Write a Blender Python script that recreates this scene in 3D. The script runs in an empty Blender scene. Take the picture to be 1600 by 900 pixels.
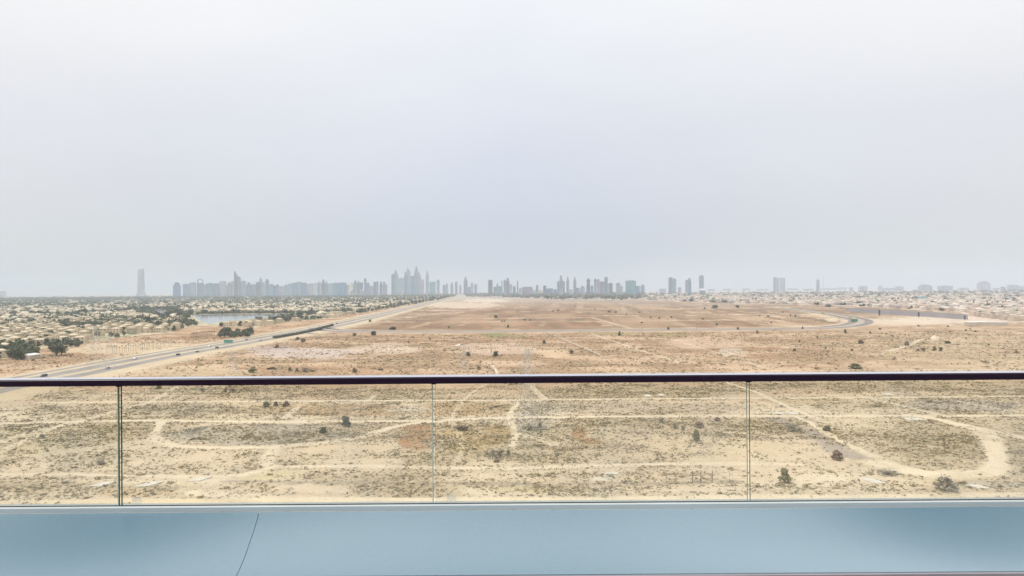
import bpy, math, random
import numpy as np
from mathutils import Vector, Matrix

random.seed(7)
RNG = np.random.default_rng(7)
S = bpy.context.scene
COL = S.collection

# ------------------------------------------------------------------ camera
H = 60.0                                   # eye height above the desert
PITCH = math.atan(2.0 / 1000.0)
ROLL = math.atan(11.5 / 1600.0)
Fv = np.array([0, math.cos(PITCH), math.sin(PITCH)])
R0 = np.array([1.0, 0, 0]); U0 = np.array([0, -math.sin(PITCH), math.cos(PITCH)])
Rv = math.cos(ROLL) * R0 - math.sin(ROLL) * U0
Uv = math.sin(ROLL) * R0 + math.cos(ROLL) * U0
cd = bpy.data.cameras.new("camera"); cam = bpy.data.objects.new("camera", cd); COL.objects.link(cam)
cd.sensor_width = 36; cd.lens = 22.5; cd.clip_start = 0.05; cd.clip_end = 60000
M = Matrix.Identity(4)
for i in range(3):
    M[i][0] = Rv[i]; M[i][1] = Uv[i]; M[i][2] = -Fv[i]
M[2][3] = H
cam.matrix_world = M
S.camera = cam

# ------------------------------------------------------------------ light
SUN_EL, SUN_AZ = math.radians(58), math.radians(-115)      # azimuth from +Y, behind left
w = bpy.data.worlds.new("World"); S.world = w; w.use_nodes = True
nt = w.node_tree; nt.nodes.clear()
out = nt.nodes.new("ShaderNodeOutputWorld"); bg = nt.nodes.new("ShaderNodeBackground")
nt.links.new(bg.outputs[0], out.inputs[0]); bg.inputs[1].default_value = 0.1
sky = nt.nodes.new("ShaderNodeTexSky"); sky.sky_type = 'NISHITA'; sky.sun_disc = False
sky.sun_elevation = SUN_EL; sky.sun_rotation = SUN_AZ; sky.dust_density = 4; sky.air_density = 1.2
tc = nt.nodes.new("ShaderNodeTexCoord"); sep = nt.nodes.new("ShaderNodeSeparateXYZ")
nt.links.new(tc.outputs['Generated'], sep.inputs[0])
ramp = nt.nodes.new("ShaderNodeValToRGB"); cr = ramp.color_ramp
stops = [(0.0, (.0500, .0535, .0590)), (0.05, (.0500, .0540, .0615)), (0.10, (.0530, .0560, .0640)),
         (0.22, (.0635, .0645, .0705)), (0.40, (.0805, .0798, .0815)), (0.65, (.100, .100, .102)), (1.0, (.125, .124, .124))]
cr.elements[0].position = 0; cr.elements[0].color = (*stops[0][1], 1)
cr.elements[1].position = 1; cr.elements[1].color = (*stops[-1][1], 1)
for p, c in stops[1:-1]:
    e = cr.elements.new(p); e.color = (*c, 1)
nt.links.new(sep.outputs[2], ramp.inputs[0])
# soft cloud sheet: broad faint mottling, stretched sideways
mp = nt.nodes.new("ShaderNodeMapping"); mp.inputs['Scale'].default_value = (1.0, 1.0, 3.2)
nt.links.new(tc.outputs['Generated'], mp.inputs[0])
n1 = nt.nodes.new("ShaderNodeTexNoise"); n1.inputs['Scale'].default_value = 1.7; n1.inputs['Detail'].default_value = 5
n1.inputs['Roughness'].default_value = 0.5
nt.links.new(mp.outputs[0], n1.inputs[0])
mr = nt.nodes.new("ShaderNodeMapRange"); mr.inputs[1].default_value = .3; mr.inputs[2].default_value = .7
mr.inputs[3].default_value = 9.6; mr.inputs[4].default_value = 10.35
nt.links.new(n1.outputs[0], mr.inputs[0])
vm = nt.nodes.new("ShaderNodeVectorMath"); vm.operation = 'SCALE'
nt.links.new(ramp.outputs[0], vm.inputs[0]); nt.links.new(mr.outputs[0], vm.inputs['Scale'])
# warmer overcast to the sides, cooler ahead
xm = nt.nodes.new("ShaderNodeMath"); xm.operation = 'ABSOLUTE'; nt.links.new(sep.outputs[0], xm.inputs[0])
mr2 = nt.nodes.new("ShaderNodeMapRange"); mr2.inputs[1].default_value = .0; mr2.inputs[2].default_value = .62
nt.links.new(xm.outputs[0], mr2.inputs[0])
tint = nt.nodes.new("ShaderNodeMix"); tint.data_type = 'RGBA'
tint.inputs[6].default_value = (.94, .975, 1.0, 1); tint.inputs[7].default_value = (1.16, 1.11, 1.0, 1)
lo = nt.nodes.new("ShaderNodeMapRange"); lo.inputs[1].default_value = 0; lo.inputs[2].default_value = .22; lo.inputs[3].default_value = 1.25; lo.inputs[4].default_value = .45
nt.links.new(sep.outputs[2], lo.inputs[0]); lm_ = nt.nodes.new("ShaderNodeMath"); lm_.operation = 'MULTIPLY'; lm_.use_clamp = True
nt.links.new(mr2.outputs[0], lm_.inputs[0]); nt.links.new(lo.outputs[0], lm_.inputs[1]); nt.links.new(lm_.outputs[0], tint.inputs[0])
vm2 = nt.nodes.new("ShaderNodeVectorMath"); vm2.operation = 'MULTIPLY'
nt.links.new(vm.outputs[0], vm2.inputs[0]); nt.links.new(tint.outputs[2], vm2.inputs[1])
vm3 = nt.nodes.new("ShaderNodeVectorMath"); vm3.operation = 'SCALE'; vm3.inputs['Scale'].default_value = 10.0
nt.links.new(vm2.outputs[0], vm3.inputs[0])
mixw = nt.nodes.new("ShaderNodeMix"); mixw.data_type = 'RGBA'; mixw.inputs[0].default_value = 0.94
nt.links.new(sky.outputs[0], mixw.inputs[6]); nt.links.new(vm3.outputs[0], mixw.inputs[7])
nt.links.new(mixw.outputs[2], bg.inputs[0])

sd = bpy.data.lights.new("sun", 'SUN'); sd.energy = 2.0; sd.angle = math.radians(12); sd.color = (1, .96, .89)
sun = bpy.data.objects.new("sun", sd); COL.objects.link(sun)
dirv = Vector((math.sin(SUN_AZ) * math.cos(SUN_EL), math.cos(SUN_AZ) * math.cos(SUN_EL), math.sin(SUN_EL)))
sun.rotation_euler = dirv.to_track_quat('Z', 'Y').to_euler(); sun.location = (0, -20, 90)
S.view_settings.view_transform = 'Standard'; S.view_settings.look = 'None'
S.view_settings.exposure = 0.3; S.view_settings.gamma = 1; S.view_settings.use_curve_mapping = False
S.cycles.max_bounces = 6; S.cycles.transparent_max_bounces = 24; S.cycles.volume_bounces = 1
S.cycles.use_denoising = True

# ------------------------------------------------------------------ helpers
def lin(c): return tuple(((v / 255 + .055) / 1.055) ** 2.4 if v > 10 else v / 255 / 12.92 for v in c)

def G(px, py, z=0.0):
    """photo pixel (1600 wide) to the point of the plane z it shows"""
    d = Fv + (px - 800) / 1000 * Rv - (py - 450) / 1000 * Uv
    t = (z - H) / d[2]
    return Vector((d[0] * t, d[1] * t, z))
def ztop(px, py, Y):
    d = Fv + (px - 800) / 1000 * Rv - (py - 450) / 1000 * Uv
    return H + d[2] * Y / d[1]
def xat(px, py, Y):
    d = Fv + (px - 800) / 1000 * Rv - (py - 450) / 1000 * Uv
    return d[0] * Y / d[1]
def GP(P):                                  # many pixels -> ground (numpy)
    P = np.asarray(P, float)
    d = Fv[None] + ((P[:, 0] - 800) / 1000)[:, None] * Rv - ((P[:, 1] - 450) / 1000)[:, None] * Uv
    t = -H / d[:, 2]
    return d[:, :2] * t[:, None]
def PX(x, y):                               # ground -> pixel (numpy)
    v = np.stack([x, y, np.full_like(x, -H)], 1)
    f = v @ Fv; f = np.where(f < 1, 1, f)
    return 800 + 1000 * (v @ Rv) / f, 450 - 1000 * (v @ Uv) / f

def hsh(ix, iy, seed):
    h = (ix.astype(np.int64) * 374761393 + iy.astype(np.int64) * 668265263 + seed * 1442695041) & 0xffffffff
    h = ((h ^ (h >> 13)) * 1274126177) & 0xffffffff
    h = h ^ (h >> 16)
    return h / 4294967296.0
def vnoise(x, y, seed=0):
    ix = np.floor(x); iy = np.floor(y); fx = x - ix; fy = y - iy
    fx = fx * fx * (3 - 2 * fx); fy = fy * fy * (3 - 2 * fy)
    a = hsh(ix, iy, seed); b = hsh(ix + 1, iy, seed); c = hsh(ix, iy + 1, seed); d = hsh(ix + 1, iy + 1, seed)
    return (a * (1 - fx) + b * fx) * (1 - fy) + (c * (1 - fx) + d * fx) * fy
def fbm(x, y, sx, sy=None, o=4, seed=0):
    sy = sy or sx; r = 0; a = 1; t = 0; x = x / sx; y = y / sy
    for k in range(o):
        r = r + a * vnoise(x, y, seed + k * 17); t += a; a *= .55; x = x * 2.03 + 7.1; y = y * 2.03 + 3.7
    return r / t
def sst(a, b, v): t = np.clip((v - a) / (b - a), 0, 1); return t * t * (3 - 2 * t)
def in_poly(P, x, y):
    r = np.zeros(x.shape, bool); n = len(P)
    for i in range(n):
        x1, y1 = P[i]; x2, y2 = P[(i + 1) % n]
        if y1 == y2: continue
        c = ((y1 > y) != (y2 > y)) & (x < (x2 - x1) * (y - y1) / (y2 - y1) + x1)
        r ^= c
    return r
def dist_poly(pts, x, y):
    best = np.full(x.shape, 1e9)
    for (x1, y1), (x2, y2) in zip(pts[:-1], pts[1:]):
        dx, dy = x2 - x1, y2 - y1; L = dx * dx + dy * dy + 1e-9
        t = np.clip(((x - x1) * dx + (y - y1) * dy) / L, 0, 1)
        best = np.minimum(best, np.hypot(x - x1 - t * dx, y - y1 - t * dy))
    return best

MATS = {}
def mat(name, col, rough=.8, amp=.12, scale=1.0, metal=0, rnd=0, spec=.3, bump=0):
    if name in MATS: return MATS[name]
    m = bpy.data.materials.new(name); m.use_nodes = True; n = m.node_tree; b = n.nodes['Principled BSDF']
    b.inputs['Roughness'].default_value = rough; b.inputs['Metallic'].default_value = metal
    b.inputs['Specular IOR Level'].default_value = spec
    t = n.nodes.new("ShaderNodeTexCoord"); no = n.nodes.new("ShaderNodeTexNoise")
    no.inputs['Scale'].default_value = scale; no.inputs['Detail'].default_value = 4
    n.links.new(t.outputs['Object'], no.inputs[0])
    r = n.nodes.new("ShaderNodeMapRange"); r.inputs[1].default_value = .25; r.inputs[2].default_value = .75
    r.inputs[3].default_value = 1 - amp; r.inputs[4].default_value = 1 + amp
    n.links.new(no.outputs[0], r.inputs[0])
    s = n.nodes.new("ShaderNodeVectorMath"); s.operation = 'SCALE'; s.inputs[0].default_value = col[:3]
    n.links.new(r.outputs[0], s.inputs['Scale']); last = s.outputs[0]
    if rnd:
        oi = n.nodes.new("ShaderNodeObjectInfo"); r2 = n.nodes.new("ShaderNodeMapRange")
        r2.inputs[3].default_value = 1 - rnd; r2.inputs[4].default_value = 1 + rnd
        n.links.new(oi.outputs['Random'], r2.inputs[0])
        s2 = n.nodes.new("ShaderNodeVectorMath"); s2.operation = 'SCALE'
        n.links.new(last, s2.inputs[0]); n.links.new(r2.outputs[0], s2.inputs['Scale']); last = s2.outputs[0]
    n.links.new(last, b.inputs['Base Color'])
    if bump:
        bm_ = n.nodes.new("ShaderNodeBump"); bm_.inputs['Strength'].default_value = bump
        n.links.new(no.outputs[0], bm_.inputs['Height']); n.links.new(bm_.outputs[0], b.inputs['Normal'])
    MATS[name] = m; return m
def facade(name, wall, glass, floor=4.0, bay=7.0):
    """curtain-wall material: floor slabs and mullions against glass, in object space"""
    if name in MATS: return MATS[name]
    m = bpy.data.materials.new(name); m.use_nodes = True; n = m.node_tree; b = n.nodes['Principled BSDF']
    t = n.nodes.new("ShaderNodeTexCoord"); sp = n.nodes.new("ShaderNodeSeparateXYZ"); n.links.new(t.outputs['Object'], sp.inputs[0])
    def band(sock, per, frac):
        a = n.nodes.new("ShaderNodeMath"); a.operation = 'DIVIDE'; a.inputs[1].default_value = per; n.links.new(sock, a.inputs[0])
        f = n.nodes.new("ShaderNodeMath"); f.operation = 'FRACT'; n.links.new(a.outputs[0], f.inputs[0])
        g = n.nodes.new("ShaderNodeMath"); g.operation = 'LESS_THAN'; g.inputs[1].default_value = frac; n.links.new(f.outputs[0], g.inputs[0])
        return g.outputs[0]
    b1 = band(sp.outputs[2], floor, .3); b2 = band(sp.outputs[0], bay, .3)
    mx = n.nodes.new("ShaderNodeMath"); mx.operation = 'MAXIMUM'; n.links.new(b1, mx.inputs[0]); n.links.new(b2, mx.inputs[1])
    no = n.nodes.new("ShaderNodeTexNoise"); no.inputs['Scale'].default_value = 1; no.inputs['Detail'].default_value = 2
    mpn = n.nodes.new("ShaderNodeMapping"); mpn.inputs['Scale'].default_value = (.06, .06, .012); n.links.new(t.outputs['Object'], mpn.inputs[0])
    n.links.new(mpn.outputs[0], no.inputs[0])
    mi = n.nodes.new("ShaderNodeMix"); mi.data_type = 'RGBA'; mi.inputs[6].default_value = (*glass, 1); mi.inputs[7].default_value = (*wall, 1)
    n.links.new(mx.outputs[0], mi.inputs[0])
    oi = n.nodes.new("ShaderNodeObjectInfo"); r2 = n.nodes.new("ShaderNodeMapRange"); r2.inputs[3].default_value = .8; r2.inputs[4].default_value = 1.25
    n.links.new(oi.outputs['Random'], r2.inputs[0])
    r3 = n.nodes.new("ShaderNodeMapRange"); r3.inputs[1].default_value = .35; r3.inputs[2].default_value = .65; r3.inputs[3].default_value = .7; r3.inputs[4].default_value = 1.3
    n.links.new(no.outputs[0], r3.inputs[0])
    mm = n.nodes.new("ShaderNodeMath"); mm.operation = 'MULTIPLY'; n.links.new(r2.outputs[0], mm.inputs[0]); n.links.new(r3.outputs[0], mm.inputs[1])
    sc = n.nodes.new("ShaderNodeVectorMath"); sc.operation = 'SCALE'; n.links.new(mi.outputs[2], sc.inputs[0]); n.links.new(mm.outputs[0], sc.inputs['Scale'])
    n.links.new(sc.outputs[0], b.inputs['Base Color']); b.inputs['Roughness'].default_value = .45; b.inputs['Specular IOR Level'].default_value = .25
    MATS[name] = m; return m

ONES = ["", "first", "second", "third", "fourth", "fifth", "sixth", "seventh", "eighth", "ninth", "tenth", "eleventh", "twelfth", "thirteenth", "fourteenth", "fifteenth", "sixteenth", "seventeenth", "eighteenth", "nineteenth"]
def nth(k):
    return ONES[k] if k < 20 else (["twentieth", "thirtieth", "fortieth", "fiftieth", "sixtieth"][k // 10 - 2] if k % 10 == 0 else ["twenty", "thirty", "forty", "fifty", "sixty"][k // 10 - 2] + "-" + ONES[k % 10])

class MB:
    """collects shapes into one mesh"""
    def __init__(s): s.v = []; s.f = []; s.mi = []
    def add(s, V, F, mi=0):
        k = len(s.v); s.v += [tuple(p) for p in V]; s.f += [tuple(i + k for i in f) for f in F]; s.mi += [mi] * len(F); return s
    def box(s, cx, cy, z0, sx, sy, sz, rz=0, taper=1.0, mi=0):
        V = []; c, n_ = math.cos(rz), math.sin(rz)
        for z, k in ((z0, 1), (z0 + sz, taper)):
            for a, b in ((-1, -1), (1, -1), (1, 1), (-1, 1)):
                X, Y = a * sx / 2 * k, b * sy / 2 * k
                V.append((cx + X * c - Y * n_, cy + X * n_ + Y * c, z))
        return s.add(V, [(0, 3, 2, 1), (4, 5, 6, 7), (0, 1, 5, 4), (1, 2, 6, 5), (2, 3, 7, 6), (3, 0, 4, 7)], mi)
    def prism(s, prof, y0, y1, mi=0):        # profile in x,z pulled along y
        n_ = len(prof); V = [(x, y0, z) for x, z in prof] + [(x, y1, z) for x, z in prof]
        F = [tuple(range(n_)), tuple(range(2 * n_ - 1, n_ - 1, -1))]
        F += [(i, i + n_, (i + 1) % n_ + n_, (i + 1) % n_) for i in range(n_)]
        return s.add(V, F, mi)
    def tube(s, p, q, r0, r1=None, n_=5, mi=0):
        r1 = r0 if r1 is None else r1; p = Vector(p); q = Vector(q); d = (q - p).normalized()
        a = d.orthogonal().normalized(); b = d.cross(a)
        V = [p + (a * math.cos(t) + b * math.sin(t)) * r0 for t in [2 * math.pi * i / n_ for i in range(n_)]]
        V += [q + (a * math.cos(t) + b * math.sin(t)) * r1 for t in [2 * math.pi * i / n_ for i in range(n_)]]
        F = [(i, (i + 1) % n_, (i + 1) % n_ + n_, i + n_) for i in range(n_)] + [tuple(range(n_ - 1, -1, -1)), tuple(range(n_, 2 * n_))]
        return s.add(V, F, mi)
    def mesh(s, name, *mats):
        me = bpy.data.meshes.new(name); me.from_pydata(s.v, [], s.f)
        for m in mats: me.materials.append(m)
        if len(mats) > 1: me.polygons.foreach_set('material_index', s.mi)
        me.update(); return me
def link(name, me, parent=None, loc=(0, 0, 0), rz=0):
    o = bpy.data.objects.new(name, me); COL.objects.link(o); o.location = loc; o.rotation_euler = (0, 0, rz)
    if parent: o.parent = parent
    return o
def tag(o, label=None, cat=None, group=None, kind=None):
    if label: o['label'] = label
    if cat: o['category'] = cat
    if group: o['group'] = group
    if kind: o['kind'] = kind
    return o
def thing(name, label, cat, loc, rz=0, group=None, sc=None):
    o = link(name, None, None, loc, rz)
    if sc: o.scale = sc if isinstance(sc, tuple) else (sc, sc, sc)
    return tag(o, label, cat, group)
def np_mesh(name, V, F, m, col=None):
    """fast mesh from numpy arrays, F (n,k) all the same size"""
    me = bpy.data.meshes.new(name); nv = len(V); nf, k = F.shape
    me.vertices.add(nv); me.vertices.foreach_set('co', np.asarray(V, np.float32).ravel())
    me.loops.add(nf * k); me.loops.foreach_set('vertex_index', F.astype(np.int32).ravel())
    me.polygons.add(nf); me.polygons.foreach_set('loop_start', np.arange(0, nf * k, k, dtype=np.int32))
    me.polygons.foreach_set('loop_total', np.full(nf, k, np.int32))
    if col is not None:
        a = me.color_attributes.new('Col', 'FLOAT_COLOR', 'POINT'); a.data.foreach_set('color', np.asarray(col, np.float32).ravel())
    me.materials.append(m); me.update(calc_edges=True); return me
def blades(P, size, flat, n=12, seed=1, tri=.32):
    """fuzzy tufts: n small random triangles filling a squashed half ball round every point"""
    r = np.random.default_rng(seed); N = len(P); size = np.asarray(size)
    u = r.normal(size=(N, n, 3)); u /= np.linalg.norm(u, axis=2, keepdims=True); u[..., 2] = np.abs(u[..., 2])
    rad = r.uniform(.15, .8, (N, n, 1)) ** .7
    c = u * rad
    t = r.normal(size=(N, n, 3, 3)) * tri
    V = c[:, :, None, :] + t
    V[..., 2] = np.maximum(V[..., 2], 0) * flat
    V = V * (size[:, None, None, None] / 2)
    V[..., :2] += P[:, None, None, :2]
    if P.shape[1] > 2: V[..., 2] += P[:, None, None, 2]
    V = V.reshape(-1, 3); F = np.arange(len(V)).reshape(-1, 3); return V, F

# ------------------------------------------------------------------ layout in photo pixels (unprojected to the ground)
HWY = [(-260, 660), (-120, 632), (0, 605), (120, 583), (200, 567), (280, 552), (363, 538), (430, 526), (480, 517), (540, 505), (600, 491), (650, 479), (695, 468.5), (722, 462)]
CROSS = [(500, 513), (520, 516), (560, 517.5), (620, 518), (720, 518), (850, 517), (1000, 515.5), (1160, 514.5), (1260, 513), (1310, 510.5), (1338, 506.5),
         (1345, 501.5), (1332, 497), (1300, 491), (1262, 486), (1220, 482), (1107, 479), (1013, 475), (930, 471), (850, 467.5)]
TRACKS = [  # polyline, width m, strength
    ([(60, 629), (190, 628), (400, 627), (600, 626), (800, 625.5), (1000, 623), (1180, 622), (1400, 621), (1700, 618)], 5, 1),
    ([(-100, 664), (0, 662), (147, 658), (240, 657), (400, 659), (560, 658.5), (670, 658), (760, 654), (840, 652), (1000, 650.5), (1180, 650), (1400, 650), (1600, 649), (1750, 648)], 6, 1),
    ([(252, 659), (245, 672), (243, 685), (255, 692), (275, 697), (330, 700), (430, 698), (500, 692), (560, 684), (610, 668), (640, 662), (690, 658)], 5.5, 1),
    ([(-60, 744), (0, 742), (100, 741), (180, 743), (260, 744), (310, 745), (380, 742)], 4, .9),
    ([(380, 742), (430, 729), (560, 728), (700, 731), (800, 732), (900, 728), (1040, 725), (1180, 724), (1250, 726)], 4, .9),
    ([(1130, 596), (1180, 612), (1200, 621), (1228, 634), (1255, 646), (1280, 655)], 4, .9),
    ([(1240, 650), (1262, 659), (1303, 684), (1365, 713), (1405, 728), (1457, 739)], 4, .9),
    ([(1420, 648), (1470, 656), (1530, 671), (1548, 684), (1556, 705), (1559, 728), (1548, 739), (1457, 741), (1420, 737), (1370, 724)], 9, 1),
    ([(1500, 664), (1540, 672), (1600, 684), (1700, 700)], 8, 1),
    ([(1340, 618), (1400, 632), (1457, 645), (1480, 651)], 4, .8),
    ([(1500, 628), (1570, 641), (1640, 650)], 4, .6),
    ([(-80, 738), (0, 706), (66, 676), (103, 662), (147, 652), (183, 641), (235, 628), (275, 605), (300, 597)], 4, .7),
    ([(0, 690), (60, 672), (120, 660)], 7, .6), ([(-60, 650), (30, 636), (100, 630), (190, 612)], 8, .5),
    ([(432, 697), (420, 712), (415, 722), (425, 731)], 5, .8), ([(405, 737), (330, 752), (300, 762)], 8, .5),
    ([(760, 600), (745, 608), (730, 620), (712, 640), (705, 656)], 2.6, .7),
    ([(812, 628), (797, 644), (799, 662), (808, 679), (800, 697)], 3.6, .9), ([(808, 679), (840, 684), (870, 695)], 7, .5),
    ([(828, 596), (833, 607), (851, 623)], 4, .9), ([(764, 567), (772, 573), (777, 584)], 3, .9),
    ([(445, 653), (458, 642), (475, 630)], 4, .7), ([(552, 645), (570, 630), (585, 618)], 4, .5),
    ([(700, 655), (716, 672), (722, 700), (716, 720)], 3, .4),
    ([(859, 521), (897, 537), (938, 554)], 4, .55), ([(923, 520), (949, 530), (1000, 547), (1060, 566)], 5, .5),
    ([(300, 770), (450, 781), (800, 782), (1200, 777), (1400, 777), (1600, 773)], 6, .8),
    ([(925, 496), (985, 513)], 10, .5), ([(1050, 530), (1150, 560), (1240, 590)], 5, .4), ([(1390, 548), (1418, 540), (1440, 530)], 7, .7),
    ([(380, 590), (700, 586), (1000, 583), (1300, 578), (1600, 577)], 5, .55), ([(1225, 480), (1300, 497), (1360, 508), (1500, 514), (1620, 516)], 14, .5),
]
DARK = [  # ditches, berms and lines of litter: polyline, width m, colour, strength
    ([(850, 519), (893, 537), (934, 555)], 5, (.22, .15, .10), .7), ([(737, 494), (764, 513)], 14, (.36, .20, .12), .5),
    ([(803, 498), (835, 513)], 16, (.36, .20, .12), .45), ([(848, 490), (895, 511)], 14, (.34, .20, .125), .5),
    ([(1180, 532), (1300, 552), (1420, 566)], 5, (.27, .18, .12), .5), ([(1440, 537), (1520, 543), (1600, 548)], 7, (.27, .17, .12), .55),
    ([(1370, 530), (1420, 537), (1450, 545)], 6, (.25, .17, .12), .5), ([(560, 561), (720, 562), (900, 566)], 6, (.33, .22, .14), .4),
    ([(345, 752), (600, 754), (850, 757), (1150, 753)], 3, (.27, .23, .18), .6), ([(0, 757), (150, 758), (300, 762)], 6, (.31, .26, .17), .6),
    ([(300, 676), (318, 668), (350, 664)], 5, (.20, .19, .17), .8), ([(370, 663), (470, 664), (560, 663)], 3, (.22, .2, .17), .7),
    ([(1215, 655), (1262, 674), (1300, 697), (1325, 712)], 9, (.30, .26, .24), .7), ([(0, 640), (60, 632), (130, 622)], 3, (.30, .25, .18), .5),
    ([(690, 490), (720, 486), (755, 485)], 25, (.33, .22, .17), .6), ([(90, 562), (140, 562), (200, 560)], 4, (.22, .2, .13), .6),
    ([(400, 561), (450, 560), (540, 562), (700, 561)], 5, (.30, .2, .14), .5), ([(1480, 645), (1440, 622), (1400, 612)], 8, (.33, .29, .24), .3),
    ([(1060, 557), (1135, 550), (1200, 556)], 4, (.28, .2, .14), .4), ([(600, 487), (640, 484), (700, 481)], 20, (.3, .22, .17), .3),
]
PATCH = [
 (700, 640, 60, 12, (.44, .30, .17), .6, .1), (725, 690, 60, 22, (.47, .34, .18), .7, .1), (560, 642, 90, 9, (.45, .31, .18), .7, .1), (1250, 625, 60, 6, (.42, .32, .18), .6, .1), (650, 668, 34, 8, (.44, .27, .15), .7, 0),  # cx, cy, rx, ry (pixels), colour, strength, scrub
    (415, 680, 150, 15, (.37, .33, .27), .8, .5), (652, 684, 28, 24, (.35, .215, .12), .85, 0), (632, 688, 8, 15, (.35, .195, .095), .8, 0), (690, 692, 30, 14, (.40, .34, .29), .6, .2),
    (775, 680, 30, 18, (.41, .275, .125), .75, .1), (750, 640, 60, 10, (.43, .30, .165), .7, .2), (905, 676, 12, 12, (.36, .215, .11), .8, 0),
    (922, 690, 18, 6, (.36, .215, .11), .8, 0), (935, 676, 14, 12, (.42, .36, .28), .5, .2), (1470, 690, 85, 36, (.37, .32, .22), .6, .45),
    (1500, 634, 90, 10, (.36, .33, .29), .7, .3), (1330, 635, 70, 8, (.40, .33, .23), .5, .3), (520, 640, 140, 10, (.42, .30, .17), .7, .2),
    (560, 615, 100, 8, (.43, .33, .21), .5, .3), (990, 612, 170, 7, (.42, .33, .20), .6, .3), (1000, 638, 170, 9, (.38, .31, .23), .55, .3),
    (300, 640, 100, 8, (.40, .34, .24), .6, .3), (120, 618, 70, 7, (.42, .36, .24), .6, .3), (340, 610, 120, 7, (.40, .34, .24), .5, .3),
    (640, 640, 36, 6, (.55, .51, .44), .5, 0), (850, 638, 40, 10, (.45, .41, .33), .6, .1), (830, 660, 32, 22, (.38, .35, .30), .55, .2),
    (480, 552, 90, 9, (.50, .42, .38), .7, -.2), (600, 545, 60, 9, (.56, .45, .35), .6, -.2), (430, 545, 40, 6, (.40, .34, .31), .6, 0),
    (865, 552, 26, 6, (.58, .43, .28), .6, -.4), (780, 545, 70, 10, (.50, .38, .29), .6, -.2), (1140, 550, 22, 6, (.54, .47, .39), .45, -.1),
    (775, 524, 24, 5, (.25, .23, .11), .8, .2), (810, 525, 14, 4, (.28, .24, .12), .5, .1), (1050, 523, 28, 4, (.33, .27, .13), .7, .1),
    (1100, 535, 60, 9, (.54, .40, .29), .5, -.1), (960, 522, 30, 3, (.30, .26, .13), .6, .1), (720, 477, 60, 5, (.58, .46, .34), .8, -.3),
    (760, 470, 40, 3, (.60, .5, .38), .8, -.3), (1500, 500, 110, 7, (.58, .48, .38), .8, -.4), (1400, 503, 80, 5, (.57, .47, .36), .8, -.4),
    (1460, 527, 6, 4, (.66, .54, .40), .9, 0), (210, 545, 120, 9, (.53, .43, .29), .7, -.3), (60, 580, 70, 6, (.42, .28, .17), .6, .1),
    (150, 575, 60, 8, (.53, .42, .27), .5, 0), (300, 580, 100, 8, (.54, .44, .28), .5, 0), (690, 597, 90, 4, (.60, .5, .34), .6, -.3),
    (1250, 700, 70, 30, (.53, .42, .30), .3, .12), (540, 705, 100, 14, (.53, .42, .29), .6, -.1), (1080, 700, 120, 22, (.55, .44, .29), .5, -.15),
    (420, 742, 60, 7, (.55, .47, .29), .8, -.5), (210, 768, 60, 9, (.42, .30, .16), .5, .2), (800, 783, 900, 5, (.66, .545, .37), .8, -.6),
    (60, 695, 60, 18, (.50, .42, .28), .5, -.2), (130, 700, 70, 30, (.41, .36, .27), .45, .1), (1390, 738, 20, 6, (.32, .31, .27), .8, .2),
    (1550, 757, 60, 6, (.37, .34, .28), .6, .2), (850, 450, 400, 1, (.4, .4, .4), 0, 0), (1300, 500, 10, 3, (.6, .47, .35), .8, 0),
    (940, 748, 16, 3, (.62, .57, .46), .8, -.3), (800, 757, 260, 6, (.44, .36, .24), .5, .15), (860, 765, 90, 6, (.40, .34, .17), .4, .2),
]
LAKES = [[(299, 492), (340, 491.3), (380, 491), (421, 490.8), (470, 490.4), (478, 491.5), (440, 494), (421, 495.7), (387, 499), (345, 502.7), (327, 506.6), (316, 503), (306, 497)],
         [(205, 484.3), (230, 484), (256, 484.4), (264, 490), (262, 493.5), (244, 493.5), (236, 489), (216, 487)]]
COM_L = [(-420, 463.5), (0, 463), (690, 460.5), (712, 462.5), (697, 466), (640, 475), (600, 483), (560, 489.5), (520, 497), (450, 503), (420, 508), (397, 512), (345, 510), (330, 508.5),
         (298, 510), (265, 520), (200, 526), (130, 535), (100, 541), (60, 545), (45, 556), (0, 561), (-420, 640)]
COM_R = [(1000, 456), (1750, 451), (1950, 452), (1950, 520), (1600, 504), (1525, 496), (1500, 488), (1325, 478), (1240, 476), (1107, 473), (1010, 469)]
COM_M = [(725, 460), (860, 457.5), (1005, 456), (1012, 466.5), (960, 468.5), (860, 467), (800, 465), (730, 463.5)]
gHWY = GP(HWY); gCROSS = GP(CROSS)
gTR = [(GP(p), w_, s_) for p, w_, s_ in TRACKS]; gDK = [(GP(p), w_, c, s_) for p, w_, c, s_ in DARK]

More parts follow.
